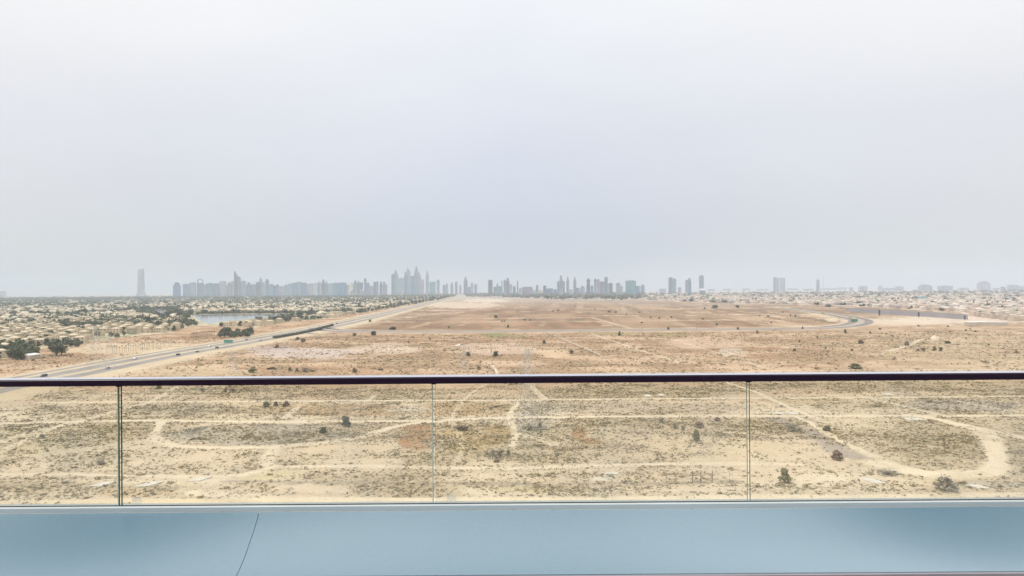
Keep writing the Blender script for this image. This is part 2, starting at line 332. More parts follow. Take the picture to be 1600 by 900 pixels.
def land(x, y):
    """albedo and scrub density of the desert at ground points"""
    u, v = PX(x, y); r = np.hypot(x, y)
    front = y > 20
    u = np.where(front, u, 900.); v = np.where(front, v, 650.)
    hz = 457.75 - u * 11.5 / 1600; s = v - hz                      # depth below the horizon, px
    def mixc(a, b, t): return a * (1 - t[:, None]) + np.asarray(b)[None] * t[:, None]
    n_big = fbm(x, y, 55, 40, 4, 1); n_mid = fbm(x, y, 14, 9, 3, 5); n_far = fbm(x, y, 260, 200, 4, 9)
    n_row = fbm(x, y, 120, 7, 3, 21); n_rad = fbm(x, y, 22, 150, 4, 33); n_row2 = fbm(x, y, 300, 26, 4, 44)
    n_f = fbm(x, y, 3.2, 3.2, 2, 61)
    C = np.tile(np.array([.575, .47, .34]), (len(x), 1))
    C = mixc(C, (.465, .375, .262), sst(.44, .62, n_big)); C = mixc(C, (.64, .54, .40), sst(.55, .75, fbm(x, y, 70, 45, 3, 77)))
    # middle plain, pinker with rows
    mid = sst(190, 125, s + (n_big - .5) * 30)
    C2 = np.tile(np.array([.48, .355, .235]), (len(x), 1))
    C2 = mixc(C2, (.37, .26, .17), sst(.46, .66, n_row2) * .75); C2 = mixc(C2, (.57, .44, .31), sst(.5, .7, n_rad) * .6)
    C2 = mixc(C2, (.34, .255, .16), sst(.52, .68, n_row) * .6); n_l = fbm(x, y, 500, 14, 4, 140)
    C2 = mixc(C2, (.60, .47, .34), sst(.56, .64, n_l) * .7); C2 = mixc(C2, (.30, .20, .13), sst(.57, .63, fbm(x, y, 380, 9, 4, 141)) * .6)
    C2 = mixc(C2, (.40, .25, .15), sst(.52, .66, fbm(x, y, 120, 60, 4, 142)) * .6)
    n_q = np.clip((fbm(x, y, 40, 22, 4, 171) - .5) * 2.1 + .5, 0, 1); C2 = mixc(C2, (.33, .24, .155), sst(.55, .8, n_q) * .7); C2 = mixc(C2, (.62, .50, .37), sst(.42, .2, n_q) * .7)
    C2 *= np.array([.86, .77, .70]); C = C * (1 - mid[:, None]) + C2 * mid[:, None]
    # reddish plain beyond the cross road
    red = sst(78, 54, s + (n_big - .5) * 26)
    C3 = np.tile(np.array([.37, .25, .16]), (len(x), 1))
    xs_ = x - y * .12
    n_s = fbm(xs_, y, 26, 420, 5, 151); n_h = fbm(x, y, 700, 38, 5, 152); n_g = fbm(x, y, 60, 110, 5, 153)
    ex = lambda f: np.clip((f - .5) * 2.1 + .5, 0, 1)
    n_s, n_h, n_g = ex(n_s), ex(n_h), ex(n_g); n_b = ex(fbm(x, y, 170, 260, 4, 160)); n_t = ex(fbm(x, y, 12, 30, 3, 161))
    C3 = mixc(C3, (.27, .15, .085), sst(.55, .75, n_b) * .8); C3 = mixc(C3, (.50, .38, .26), sst(.42, .22, n_b) * .7)
    C3 = mixc(C3, (.23, .14, .085), sst(.58, .80, n_s) * .8); C3 = mixc(C3, (.60, .46, .32), sst(.40, .22, n_s) * .75)
    C3 = mixc(C3, (.22, .16, .11), sst(.66, .78, n_h) * .75); C3 = mixc(C3, (.66, .54, .40), sst(.30, .20, n_h) * .8)
    C3 = mixc(C3, (.24, .19, .12), sst(.6, .85, n_g) * .5); C3 = C3 * (.82 + .36 * n_t[:, None])
    C3 = mixc(C3, (.16, .18, .14), sst(.55, .7, ex(fbm(x, y, 420, 110, 4, 163))) * sst(24, 17, s) * .8)
    C3 = mixc(C3, (.31, .20, .125), sst(.45, .6, n_rad) * .5); C3 = mixc(C3, (.27, .20, .13), sst(.5, .66, fbm(x, y, 200, 30, 4, 131)) * .6); C3 = mixc(C3, (.46, .33, .22), sst(.5, .72, fbm(x, y, 90, 240, 4, 91)) * .7)
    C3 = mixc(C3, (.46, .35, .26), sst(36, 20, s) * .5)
    C3 *= np.array([.84, .80, .76]); hx_ = np.interp(y, gHWY[:, 1], gHWY[:, 0]); red = red * sst(hx_ + 15, hx_ + 50, x)
    C = C * (1 - red[:, None]) + C3 * red[:, None]
    # right-hand sandy flat, greyer
    rt = sst(1250, 1500, u) * sst(60, 90, s) * .5
    C = mixc(C, (.46, .37, .245), rt)
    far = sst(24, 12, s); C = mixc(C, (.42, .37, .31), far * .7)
    # scrub
    dens = .22 + 1.6 * (n_big - .45) + 1.0 * (n_mid - .5) + .45 * (n_row - .5)
    dens = np.clip(dens + .16, 0, 1)
    dens = np.where(s < 66, dens * .5, np.where(s < 135, dens * .62, dens))
    C = mixc(C, (.40, .325, .215), dens * .5 * sst(60, 90, s))
    band = sst(332, 322, s)
    for cx, cy, rx, ry, c, st, sc in PATCH:
        q = np.hypot((u - cx) / rx, (v - cy) / ry) + (n_mid - .5) * .7 + (n_big - .5) * .6
        t = sst(1.15, .75, q)
        C = mixc(C, c, t * st); dens = np.clip(dens + t * sc, 0, 1)
    rows = np.exp(-((v + (u - 800) * .006 - 742) / 3.2) ** 2) + np.exp(-((v + (u - 800) * .006 - 762) / 6) ** 2) * .9
    dens = np.clip(dens + rows * .35 * (n_mid > .4), 0, 1) * (.25 + .75 * band)
    # communities
    inL = in_poly(COM_L, u, v) & front; inR = in_poly(COM_R, u, v) & front
    nc = fbm(x, y, 40, 30, 3, 101)
    cL = np.where((nc > .5)[:, None], np.array([.50, .42, .29])[None], np.array([.38, .34, .22])[None])
    cL = cL * (1 - sst(.62, .72, nc)[:, None]) + np.array([.12, .14, .07])[None] * sst(.62, .72, nc)[:, None]
    C[inL] = cL[inL]; dens[inL] = 0
    cR = np.array([.54, .44, .36])[None] * (.85 + .3 * nc[:, None]); C[inR] = cR[inR]; dens[inR] = 0
    # long berms and tracks
    wob = (n_mid - .5) * 5 + (n_f - .5) * 2.8
    for g, wd, c, st in gDK:
        d = dist_poly(g, x, y) + wob; t = sst(wd * .75, wd * .2, d); C = mixc(C, c, t * st)
    com = inL | inR
    for g, wd, st in gTR:
        d = dist_poly(g, x, y) + wob * .55; t = sst(wd * .56, wd * .28, d) * st * (.55 + .45 * sst(.35, .55, n_mid)); t[com] = 0
        C = mixc(C, (.655, .56, .42), t * .9); dens *= 1 - np.clip(t * 1.2, 0, 1)
        # thin darker wheel edge
        e = np.exp(-((d - wd * .75) / 1.3) ** 2) * .25 * st; C = mixc(C, (.33, .27, .19), e)
    dh = dist_poly(gHWY, x, y); t = sst(52, 34, dh + wob); C = mixc(C, (.55, .46, .32), t * .75); dens *= 1 - t
    dc = dist_poly(gCROSS, x, y); t = sst(34, 22, dc + wob * .5) * sst(20, 60, s); C = mixc(C, (.56, .45, .33), t * .6); dens *= 1 - t
    C *= (.93 + .14 * n_f)[:, None]
    return C, dens

# ------------------------------------------------------------------ ground sheet
ts = np.linspace(-1.15, 1.15, 1300)
ang = np.concatenate([np.arctan(ts), np.linspace(math.atan(1.15), 2 * math.pi - math.atan(1.15), 70)[1:-1]])
rr = np.concatenate([[25, 60, 100], 60000 / np.arange(430, 4.2, -1.0), [15500, 18000]])
A, Rr = np.meshgrid(ang, rr)
gx = (np.sin(A) * Rr).ravel(); gy = (np.cos(A) * Rr).ravel()
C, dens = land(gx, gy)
nA, nR = len(ang), len(rr)
V = np.stack([gx, gy, np.zeros_like(gx)], 1); V = np.vstack([V, [[0, 0, 0]]])
ii, jj = np.meshgrid(np.arange(nR - 1), np.arange(nA), indexing='ij'); j2 = (jj + 1) % nA
Fq = np.stack([ii * nA + jj, ii * nA + j2, (ii + 1) * nA + j2, (ii + 1) * nA + jj], -1).reshape(-1, 4)[:, ::-1]
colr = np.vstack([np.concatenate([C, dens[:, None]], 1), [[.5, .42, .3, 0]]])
# cap fan as degenerate-free quads: pair of triangles folded into quads through the centre
k = np.arange(0, nA - 1, 2); cap = np.stack([np.full_like(k, len(V) - 1), (k + 2) % nA, (k + 1) % nA, k], 1)
Fq = np.vstack([Fq, cap])
gm = bpy.data.materials.new("desert sand"); gm.use_nodes = True; n = gm.node_tree; b = n.nodes['Principled BSDF']
b.inputs['Roughness'].default_value = .95; b.inputs['Specular IOR Level'].default_value = .1
at = n.nodes.new("ShaderNodeAttribute"); at.attribute_name = 'Col'
geo = n.nodes.new("ShaderNodeNewGeometry")
def noise(sc, det=3, ro=.55):
    x = n.nodes.new("ShaderNodeTexNoise"); x.inputs['Scale'].default_value = sc; x.inputs['Detail'].default_value = det; x.inputs['Roughness'].default_value = ro
    n.links.new(geo.outputs['Position'], x.inputs[0]); return x
na = noise(.9, 5, .7); nb = noise(.16, 3)
r1 = n.nodes.new("ShaderNodeMapRange"); r1.inputs[1].default_value = .3; r1.inputs[2].default_value = .7; r1.inputs[3].default_value = .84; r1.inputs[4].default_value = 1.14
n.links.new(na.outputs[0], r1.inputs[0])
sc1 = n.nodes.new("ShaderNodeVectorMath"); sc1.operation = 'SCALE'; n.links.new(at.outputs['Color'], sc1.inputs[0]); n.links.new(r1.outputs[0], sc1.inputs['Scale'])
# low plants and litter: speckle that follows scrub density
vo = n.nodes.new("ShaderNodeTexVoronoi"); vo.inputs['Scale'].default_value = .42; n.links.new(geo.outputs['Position'], vo.inputs['Vector'])
thr = n.nodes.new("ShaderNodeMapRange"); thr.inputs[1].default_value = 0; thr.inputs[2].default_value = 1; thr.inputs[3].default_value = .02; thr.inputs[4].default_value = .62
n.links.new(at.outputs['Alpha'], thr.inputs[0])
ad = n.nodes.new("ShaderNodeMath"); ad.operation = 'MULTIPLY_ADD'; ad.inputs[1].default_value = .5; n.links.new(nb.outputs[0], ad.inputs[0]); n.links.new(vo.outputs['Distance'], ad.inputs[2])
ad2 = n.nodes.new("ShaderNodeMath"); ad2.operation = 'SUBTRACT'; n.links.new(thr.outputs[0], ad2.inputs[0])
ad3 = n.nodes.new("ShaderNodeMath"); ad3.operation = 'SUBTRACT'; ad3.inputs[1].default_value = .25; n.links.new(ad.outputs[0], ad3.inputs[0])
n.links.new(ad3.outputs[0], ad2.inputs[1])
sm = n.nodes.new("ShaderNodeMapRange"); sm.interpolation_type = 'SMOOTHSTEP'; sm.inputs[1].default_value = -.03; sm.inputs[2].default_value = .1; sm.inputs[4].default_value = .45
n.links.new(ad2.outputs[0], sm.inputs[0])
mx = n.nodes.new("ShaderNodeMix"); mx.data_type = 'RGBA'; mx.inputs[7].default_value = (.30, .24, .155, 1)
n.links.new(sm.outputs[0], mx.inputs[0]); n.links.new(sc1.outputs[0], mx.inputs[6]); n.links.new(mx.outputs[2], b.inputs['Base Color'])
bp = n.nodes.new("ShaderNodeBump"); bp.inputs['Strength'].default_value = .6; bp.inputs['Distance'].default_value = .5
n.links.new(na.outputs[0], bp.inputs['Height']); n.links.new(bp.outputs[0], b.inputs['Normal'])
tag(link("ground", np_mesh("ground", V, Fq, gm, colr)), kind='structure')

# ------------------------------------------------------------------ desert scrub (uncountable tufts)
def sample_ground(N, s0, s1, umax, seed):
    r = np.random.default_rng(seed)
    y0, y1 = 60000 / s1, 60000 / s0
    Y = np.sqrt(r.uniform(y0 ** 2, y1 ** 2, N)); X = r.uniform(-umax, umax, N) * Y
    return X, Y
tm = bpy.data.materials.new("dry scrub"); tm.use_nodes = True; n2 = tm.node_tree; b2 = n2.nodes['Principled BSDF']
a2 = n2.nodes.new("ShaderNodeAttribute"); a2.attribute_name = 'Col'; n2.links.new(a2.outputs['Color'], b2.inputs['Base Color'])
b2.inputs['Roughness'].default_value = .9; b2.inputs['Specular IOR Level'].default_value = .1
def scrub(N, s0, s1, umax, size, seed, name, label):
    X, Y = sample_ground(N, s0, s1, umax, seed); C_, d_ = land(X, Y); r = np.random.default_rng(seed + 1)
    cl = fbm(X, Y, 9, 5, 3, 301)
    keep = r.uniform(0, 1, N) < np.clip(d_ * .85 + .05 * (d_ > 0.01), 0, 1) * (.35 + .65 * sst(.4, .6, cl))
    X, Y = X[keep], Y[keep]; P = np.stack([X, Y], 1); m_ = len(P)
    sz = r.lognormal(0, .42, m_) * size
    V_, F_ = blades(P, sz, .6, 10, seed + 2)
    pal = np.array([(.22, .19, .095), (.27, .22, .115), (.19, .165, .11), (.28, .20, .11), (.25, .215, .16), (.17, .135, .09)])
    zone = vnoise(X / 60, Y / 30, 5)
    pk = np.clip((zone * 4 + r.uniform(-1.2, 2.2, m_)).astype(int), 0, 5)
    c = pal[pk] * r.uniform(.75, 1.35, (m_, 1)); c = np.concatenate([c, np.ones((m_, 1))], 1)
    cc = np.repeat(c, 30, axis=0)
    tag(link(name, np_mesh(name, V_, F_, tm, cc)), label, None, None, 'stuff')
    return m_
nt1 = scrub(300000, 150, 352, .98, .8, 11, "desert_scrub", "dry olive and brown scrub tufts dotting the sand")
nt3 = scrub(60000, 16, 70, 1.0, 2.2, 13, "faraway_scrub", "low brown scrub specks over the reddish plain")
nt2 = scrub(190000, 70, 150, .95, 1.5, 12, "distant_scrub", "sparse low scrub over the middle plain")
#print("tufts", nt1, nt2)

# ------------------------------------------------------------------ roads, water
def ribbon(name, g, off, wd, z, m, zt=None, label=None):
    g = np.asarray(g); pts = []
    for i in range(len(g) - 1):                      # Catmull-Rom
        p0 = g[max(i - 1, 0)]; p1 = g[i]; p2 = g[i + 1]; p3 = g[min(i + 2, len(g) - 1)]
        for t in np.linspace(0, 1, 8, endpoint=False):
            pts.append(.5 * ((2 * p1) + (-p0 + p2) * t + (2 * p0 - 5 * p1 + 4 * p2 - p3) * t * t + (-p0 + 3 * p1 - 3 * p2 + p3) * t ** 3))
    pts.append(g[-1]); pts = np.array(pts); d = np.gradient(pts, axis=0); d /= np.linalg.norm(d, axis=1)[:, None]
    nrm = np.stack([d[:, 1], -d[:, 0]], 1)
    L = pts + nrm * (off - wd / 2); R_ = pts + nrm * (off + wd / 2); n_ = len(pts)
    V_ = np.zeros((n_ * 2, 3)); V_[0::2, :2] = L; V_[1::2, :2] = R_; V_[:, 2] = z
    k = np.arange(n_ - 1) * 2; F_ = np.stack([k, k + 1, k + 3, k + 2], 1)
    o = tag(link(name, np_mesh(name, V_, F_, m)), kind='structure'); return o
asph = mat("worn asphalt", (.275, .25, .225), .95, .22, .05, spec=.08); asph2 = mat("dusty asphalt", (.225, .195, .175), .95, .2, .04, spec=.08)
paint = mat("road paint", (.50, .47, .42), .7, .05, .2)
# three strips: two carriageways and a service road, as in the photo
for nm, off, wd in (("highway_carriageway", -11, 14), ("highway_carriageway", 11, 14), ("service_road", -28, 7)):
    ribbon(nm, gHWY, off, wd, .06, asph)
    for e in (-1, 1): ribbon("road_edge_line", gHWY, off + e * (wd / 2 - .6), .35, .09, paint)
for e in (-1, 1): ribbon("kerb", gHWY, e * 3.6, .5, .16, mat("kerb concrete", (.5, .47, .42), .9))
ribbon("cross_road", gCROSS, -13, 14, .06, asph2); ribbon("cross_road", gCROSS, 13, 14, .06, asph2); ribbon("cross_road_median", gCROSS, 0, 12.5, .05, mat("dusty median", (.37, .31, .25), .9, .1, .04))
ribbon("road_edge_line", gCROSS[:14], 19.4, .5, .09, paint); ribbon("road_edge_line", gCROSS[:14], -19.4, .5, .09, paint)
ribbon("slip_road", GP([(470, 519.5), (500, 522), (540, 519.5), (580, 519)]), 0, 9, .05, asph2)
wm = bpy.data.materials.new("lake water"); wm.use_nodes = True; wb = wm.node_tree.nodes['Principled BSDF']
wb.inputs['Base Color'].default_value = (.22, .24, .24, 1); wb.inputs['Roughness'].default_value = .12
wn = wm.node_tree.nodes.new("ShaderNodeTexNoise"); wn.inputs['Scale'].default_value = 400; wn.inputs['Detail'].default_value = 3
wbp = wm.node_tree.nodes.new("ShaderNodeBump"); wbp.inputs['Strength'].default_value = .02
wm.node_tree.links.new(wn.outputs[0], wbp.inputs['Height']); wm.node_tree.links.new(wbp.outputs[0], wb.inputs['Normal'])
for L in LAKES:
    g = GP(L); me = MB().add([(x, y, .1) for x, y in g], [tuple(range(len(g)))]).mesh("lake", wm)
    tag(link("lake", me), kind='structure')

# ------------------------------------------------------------------ vegetation kits
def leaf_cloud(clumps, nleaf, size, seed, squash=.8):
    r = np.random.default_rng(seed); Vs = []; 
    for (cx, cy, cz, rad) in clumps:
        k = max(6, int(nleaf * rad)); u = r.normal(size=(k, 3)); u /= np.linalg.norm(u, axis=1)[:, None]
        c = u * rad * r.uniform(.45, 1.05, (k, 1)) * np.array([1, 1, squash]) + np.array([cx, cy, cz])
        a = r.normal(size=(k, 3)); a /= np.linalg.norm(a, axis=1)[:, None]; b_ = np.cross(a, r.normal(size=(k, 3))); b_ /= np.linalg.norm(b_, axis=1)[:, None]
        s_ = size * r.uniform(.6, 1.4, (k, 1))
        Vs.append(np.stack([c - a * s_, c - b_ * s_ * .6, c + a * s_, c + b_ * s_ * .6], 1))
    Vv = np.concatenate(Vs).reshape(-1, 3); Vv[:, 2] = np.maximum(Vv[:, 2], .02)
    return Vv, np.arange(len(Vv)).reshape(-1, 4)
GREENS = {
    'dark': mat("dark green leaves", (.135, .15, .095), .85, .35, .8, rnd=.3), 'olive': mat("olive leaves", (.25, .24, .13), .85, .3, .8, rnd=.25),
    'grey': mat("grey dry twigs and leaves", (.36, .33, .27), .9, .3, .8, rnd=.2), 'brown': mat("brown dry leaves", (.31, .24, .17), .9, .3, .8, rnd=.2),
    'green': mat("mid green leaves", (.12, .14, .075), .85, .35, .5, rnd=.35)}
bark = mat("bark", (.20, .155, .115), .9, .25, 3)
# unit bushes: 1 wide, 1 high
def bush_mesh(seed, tone, leaf=.05, n=340, holes=False):
    r = random.Random(seed); cl = []
    for _ in range(9 if holes else 12):
        a = r.uniform(0, 6.28); d = r.uniform(.05, .34); z = r.uniform(.2, .8) * math.sqrt(1 - (d / .45) ** 2)
        cl.append((math.cos(a) * d, math.sin(a) * d, z, r.uniform(.10, .21)))
    cl.append((0, 0, .62, .26)); cl.append((.3, .05, .2, .17)); cl.append((-.28, .1, .22, .16)); cl.append((0, 0, .35, .3))
    Vv, Fv_ = leaf_cloud(cl, n, leaf, seed); m1 = np_mesh("bush crown", Vv, Fv_, GREENS[tone])
    mb = MB()
    for _ in range(9):
        a = r.uniform(0, 6.28); mb.tube((0, 0, 0), (math.cos(a) * .12, math.sin(a) * .12, .35), .022, .014, 4)
        mb.tube((math.cos(a) * .12, math.sin(a) * .12, .35), (math.cos(a) * .33, math.sin(a) * .33, r.uniform(.5, .85)), .014, .005, 4)
    return m1, mb.mesh("bush stems", bark)
BUSH = {t: [bush_mesh(40 + i * 7 + k_, t, .055 if t in ('grey',) else .06, 200 if t == 'grey' else 420, t == 'grey') for i in range(3)] for k_, t in enumerate(('dark', 'olive', 'grey', 'brown'))}
nb_ = 0
def bush(px, py, hp, wp, tone, label, group="desert bushes on the sand", name="desert_bush"):
    global nb_
    g = G(px, py); sc = g.y / 1000; nb_ += 1
    c, st = BUSH[tone][nb_ % 3]
    o = thing(name, label, "bush", g, random.uniform(0, 6.28), group, (wp * sc, wp * sc, hp * sc * 1.15))
    link("crown", c, o); link("trunk", st, o); return o
B_NEAR = [
 (416, 636, 10, 16, 'olive', "rounded olive bush, largest of three beside the straight sand track"), (431, 635, 8, 10, 'olive', "small olive bush in the middle of three beside the straight track"),
 (447, 635, 9, 14, 'brown', "brown dry bush at the right end of three beside the track"), (541, 667, 18, 18, 'dark', "dark green leafy bush standing on the edge of the pale track above the oval loop"),
 (505, 677, 11, 12, 'dark', "small dark bush inside the oval loop near its right end"), (722, 672, 8, 24, 'brown', "low flat brown bush right of the thin middle glass joint"),
 (157, 726, 10, 17, 'grey', "grey dry bush left of the leftmost glass joint, lower one"), (66, 685, 8, 14, 'grey', "small grey dry bush at far left beside a diagonal sand track"),
 (770, 717, 18, 17, 'grey', "grey twiggy bush, leftmost of the clump below the orange patch"), (782, 714, 15, 13, 'grey', "grey twiggy bush in the middle of the clump below the orange patch"),
 (794, 714, 14, 11, 'grey', "grey twiggy bush at the right end of the clump below the orange patch"), (776, 722, 6, 12, 'brown', "low brown bush just below the grey twiggy clump"),
 (1034, 660, 10, 14, 'grey', "grey bush at the upper left end of the diagonal line of bushes"), (1055, 670, 11, 13, 'grey', "grey bush second down the diagonal line of bushes"),
 (1067, 673, 9, 10, 'grey', "pale grey bush third down the diagonal line of bushes"), (1092, 668, 11, 17, 'brown', "rounded brown bush just above the upright olive bush"),
 (1088, 689, 18, 15, 'olive', "upright dense olive green bush at the foot of the diagonal line"), (1121, 658, 7, 11, 'brown', "small brown bush beside the track left of the right glass joint"),
 (1292, 673, 9, 15, 'olive', "olive bush on open sand right of the right glass joint"), (1238, 674, 13, 19, 'grey', "greyish bush in the dark diagonal ditch, upper one"),
 (1308, 719, 17, 20, 'brown', "brownish bush at the lower end of the dark diagonal ditch"), (1226, 754, 25, 22, 'olive', "tall thin leaved olive bush near the balcony right of the right joint"),
 (1477, 767, 26, 42, 'grey', "broad pale grey tree-like bush, widest near the lower right"), (1388, 742, 7, 24, 'grey', "low spreading grey bush beside the white slab at right"),
 (827, 672, 11, 13, 'grey', "grey bush at the foot of the tall lattice pylon, left one"), (843, 668, 9, 12, 'grey', "grey bush at the foot of the tall lattice pylon, right one"),
 (248, 607, 7, 11, 'olive', "pale olive bush just under the handrail left of the others"), (316, 612, 8, 13, 'grey', "pale grey bush just under the handrail near a sand track"),
 (352, 613, 8, 10, 'grey', "pale grey bush under the handrail, left of a close pair"), (364, 613, 8, 12, 'grey', "pale grey bush under the handrail, right of a close pair"),
 (126, 697, 4, 7, 'brown', "tiny brown bush on the bare sand at left"),
]
for a_ in B_NEAR: bush(*a_)
B_FAR = [(395, 582, 8, 16, 'olive', "grey green mound-shaped bush left of the others above the handrail"), (424, 577, 4, 15, 'brown', "low flat brown bush above the handrail at left"),
 (453, 580, 7, 8, 'olive', "small dark bush left of a pair above the handrail"), (464, 580, 5, 6, 'brown', "very small brown bush between two others above the handrail"),
 (476, 581, 8, 15, 'grey', "wide pale grey bush above the handrail, right of a pair"), (433, 544, 7, 7, 'brown', "round dark bush alone on pale sand right of the highway"),
 (465, 531, 5, 8, 'dark', "dark bush, upper left of a close pair by the long hedge"), (473, 535, 7, 12, 'brown', "dark brown bush, lower right of a close pair by the long hedge"),
 (578, 503, 4, 6, 'dark', "small dark bush beside the highway above the cross road"), (614, 515, 5, 13, 'dark', "wide dark bush just above the cross road"),
 (584, 524, 7, 14, 'dark', "largest dark bush on the near edge of the cross road"), (554, 525, 5, 9, 'dark', "dark bush left of the largest one by the cross road"),
 (554, 582, 7, 11, 'brown', "brown bush above the handrail, left of the middle glass joint"), (594, 578, 4, 14, 'brown', "faint low brown bush above the handrail by the middle"),
 (774, 557, 9, 12, 'dark', "square dark bush right of the small lattice pylon"), (731, 556, 7, 9, 'dark', "dark bush at the small lattice pylon"),
 (850, 537, 6, 7, 'dark', "round dark bush alone above the orange sand mound"), (893, 553, 7, 9, 'brown', "reddish brown bush right of the orange sand mound"),
 (794, 512, 5, 5, 'dark', "tiny dark bush just above the cross road near the middle"), (748, 578, 7, 7, 'brown', "small brown bush left of the short light track above the handrail"),
 (775, 497, 5, 8, 'dark', "dark leaning bush on the reddish plain"), (968, 525, 8, 5, 'dark', "narrow upright dark bush below the cross road right of middle"),
 (1044, 515, 4, 6, 'dark', "dark bush beside the cross road at right, first of two"), (1153, 515, 4, 5, 'dark', "dark bush beside the cross road at right, second of two"),
 (1183, 521, 5, 5, 'brown', "brown bush below the cross road right of the second dark one"), (1101, 483, 3, 5, 'dark', "tiny dark bush at the far edge of the reddish plain"),
 (1117, 482, 6, 13, 'green_', "spreading bush at the far edge of the reddish plain"), (1152, 481, 5, 8, 'dark', "bush right of the spreading one at the plain's edge"),
 (1254, 514, 4, 4, 'dark', "tiny dark bush on the cross road before its bend"), (1321, 521, 7, 5, 'dark', "upright dark bush just below the road bend"),
 (1249, 535, 4, 4, 'dark', "tiny very dark bush on the sand at right"), (1277, 528, 3, 4, 'dark', "tiny dark bush below the road bend at left"),
 (1241, 549, 5, 7, 'dark', "small round dark bush on the right sands"), (1345, 537, 6, 13, 'brown', "low brown bush below the road bend"),
 (1417, 541, 9, 8, 'brown', "brown bush at the end of a short pale track at right"), (1336, 576, 9, 24, 'olive', "wide pale green bush just above the handrail at right"),
 (1481, 537, 5, 10, 'dark', "dark low bush on the right sands below the grey wall"), (1460, 548, 8, 7, 'olive', "olive bush, left of a pair on the right sands"),
 (1470, 549, 7, 7, 'dark', "dark bush, right of a pair on the right sands"), (1434, 549, 5, 8, 'grey', "greyish bush in a row on the right sands, leftmost"),
 (1443, 549, 6, 8, 'brown', "brown bush in a row on the right sands beside the greyish one"), (1294, 480, 5, 13, 'dark', "dark bush clump beyond the road bend"),
]
for a_ in B_FAR:
    a_ = list(a_); a_[4] = 'dark' if a_[4] == 'green_' else a_[4]; bush(*a_)
for i_, (px, py) in enumerate(sorted([(701, 513), (1435, 510), (1481, 511), (1509, 517), (1516, 515), (1524, 519), (1360, 521), (1331, 548), (784, 503), (788, 503), (820, 501), (828, 501), (864, 487), (872, 486), (979, 492),
                 (962, 489), (898, 479), (1016, 497), (1030, 498), (1049, 497), (1187, 494), (1200, 495), (1205, 505), (1223, 489), (1235, 494), (1243, 495), (1385, 523), (1394, 526), (952, 488), (930, 484), (1003, 505),
                 (638, 536), (672, 531), (1120, 508), (1098, 500), (1290, 545), (1398, 560), (1545, 540), (1570, 556), (1375, 515)])):
    bush(px, py, random.uniform(2.2, 3.6), random.uniform(3, 5.4), random.choice(['dark', 'brown', 'olive']), f"tiny dark shrub dotting the open plain, {nth(i_ + 1)} of its kind from left", "tiny shrubs on the open plain")

def tree_mesh(seed, tone, n=16, leaf=.36, hgt=7.0, rad=3.0):
    r = random.Random(seed); cl = []
    for i in range(8):
        a = r.uniform(0, 6.28); d = r.uniform(.1, .75) * rad; cl.append((math.cos(a) * d, math.sin(a) * d, hgt * r.uniform(.28, .85) - d * .15, r.uniform(.26, .46) * rad))
    cl.append((0, 0, hgt * .82, rad * .42)); Vv, Fv_ = leaf_cloud(cl, n, leaf, seed)
    mb = MB().tube((0, 0, 0), (0, 0, hgt * .35), .3, .2, 6)
    for i in range(4):
        a = i * 1.6; mb.tube((0, 0, hgt * .33), (math.cos(a) * rad * .5, math.sin(a) * rad * .5, hgt * .65), .16, .06, 4)
    return np_mesh("tree crown", Vv, Fv_, GREENS[tone]), mb.mesh("tree trunk", bark)
TREES = [tree_mesh(100 + i, t, 60, .48, 7 + (i % 3), 3.6 + .5 * (i % 3)) for i, t in enumerate(['green', 'dark', 'green', 'dark', 'olive', 'green'])]
def palm_mesh():
    Vv = []; Fq_ = []; r = random.Random(3)
    for i in range(16):
        a = i * .393 + r.uniform(-.1, .1); up = r.uniform(.1, 1.0); p = Vector((0, 0, 7)); d = Vector((math.cos(a), math.sin(a), up)).normalized(); side = Vector((-math.sin(a), math.cos(a), 0))
        for s_ in range(4):
            q = p + d * .75; d = (d + Vector((0, 0, -.42))).normalized(); w0 = .34 * (1 - s_ / 5); w1 = .34 * (1 - (s_ + 1) / 4.4)
            k_ = len(Vv); Vv += [p - side * w0, p + side * w0, q + side * w1, q - side * w1]; Fq_.append((k_, k_ + 1, k_ + 2, k_ + 3)); p = q
    return MB().add(Vv, Fq_).mesh("palm crown", GREENS['dark']), MB().tube((0, 0, 0), (0, 0, 7), .28, .2, 6).mesh("palm trunk", bark)
PALM = palm_mesh()
ntree = 0
def tree(x, y, label, group, sc=1.0, kit=None, name="leafy_tree"):
    global ntree; ntree += 1
    k_ = kit or TREES[ntree % len(TREES)]
    o = thing(name, label, "tree", (x, y, 0), random.uniform(0, 6.28), group, (sc * random.uniform(.9, 1.25), sc * random.uniform(.9, 1.25), sc * random.uniform(.85, 1.15)))
    link("crown", k_[0], o); link("trunk", k_[1], o); return o

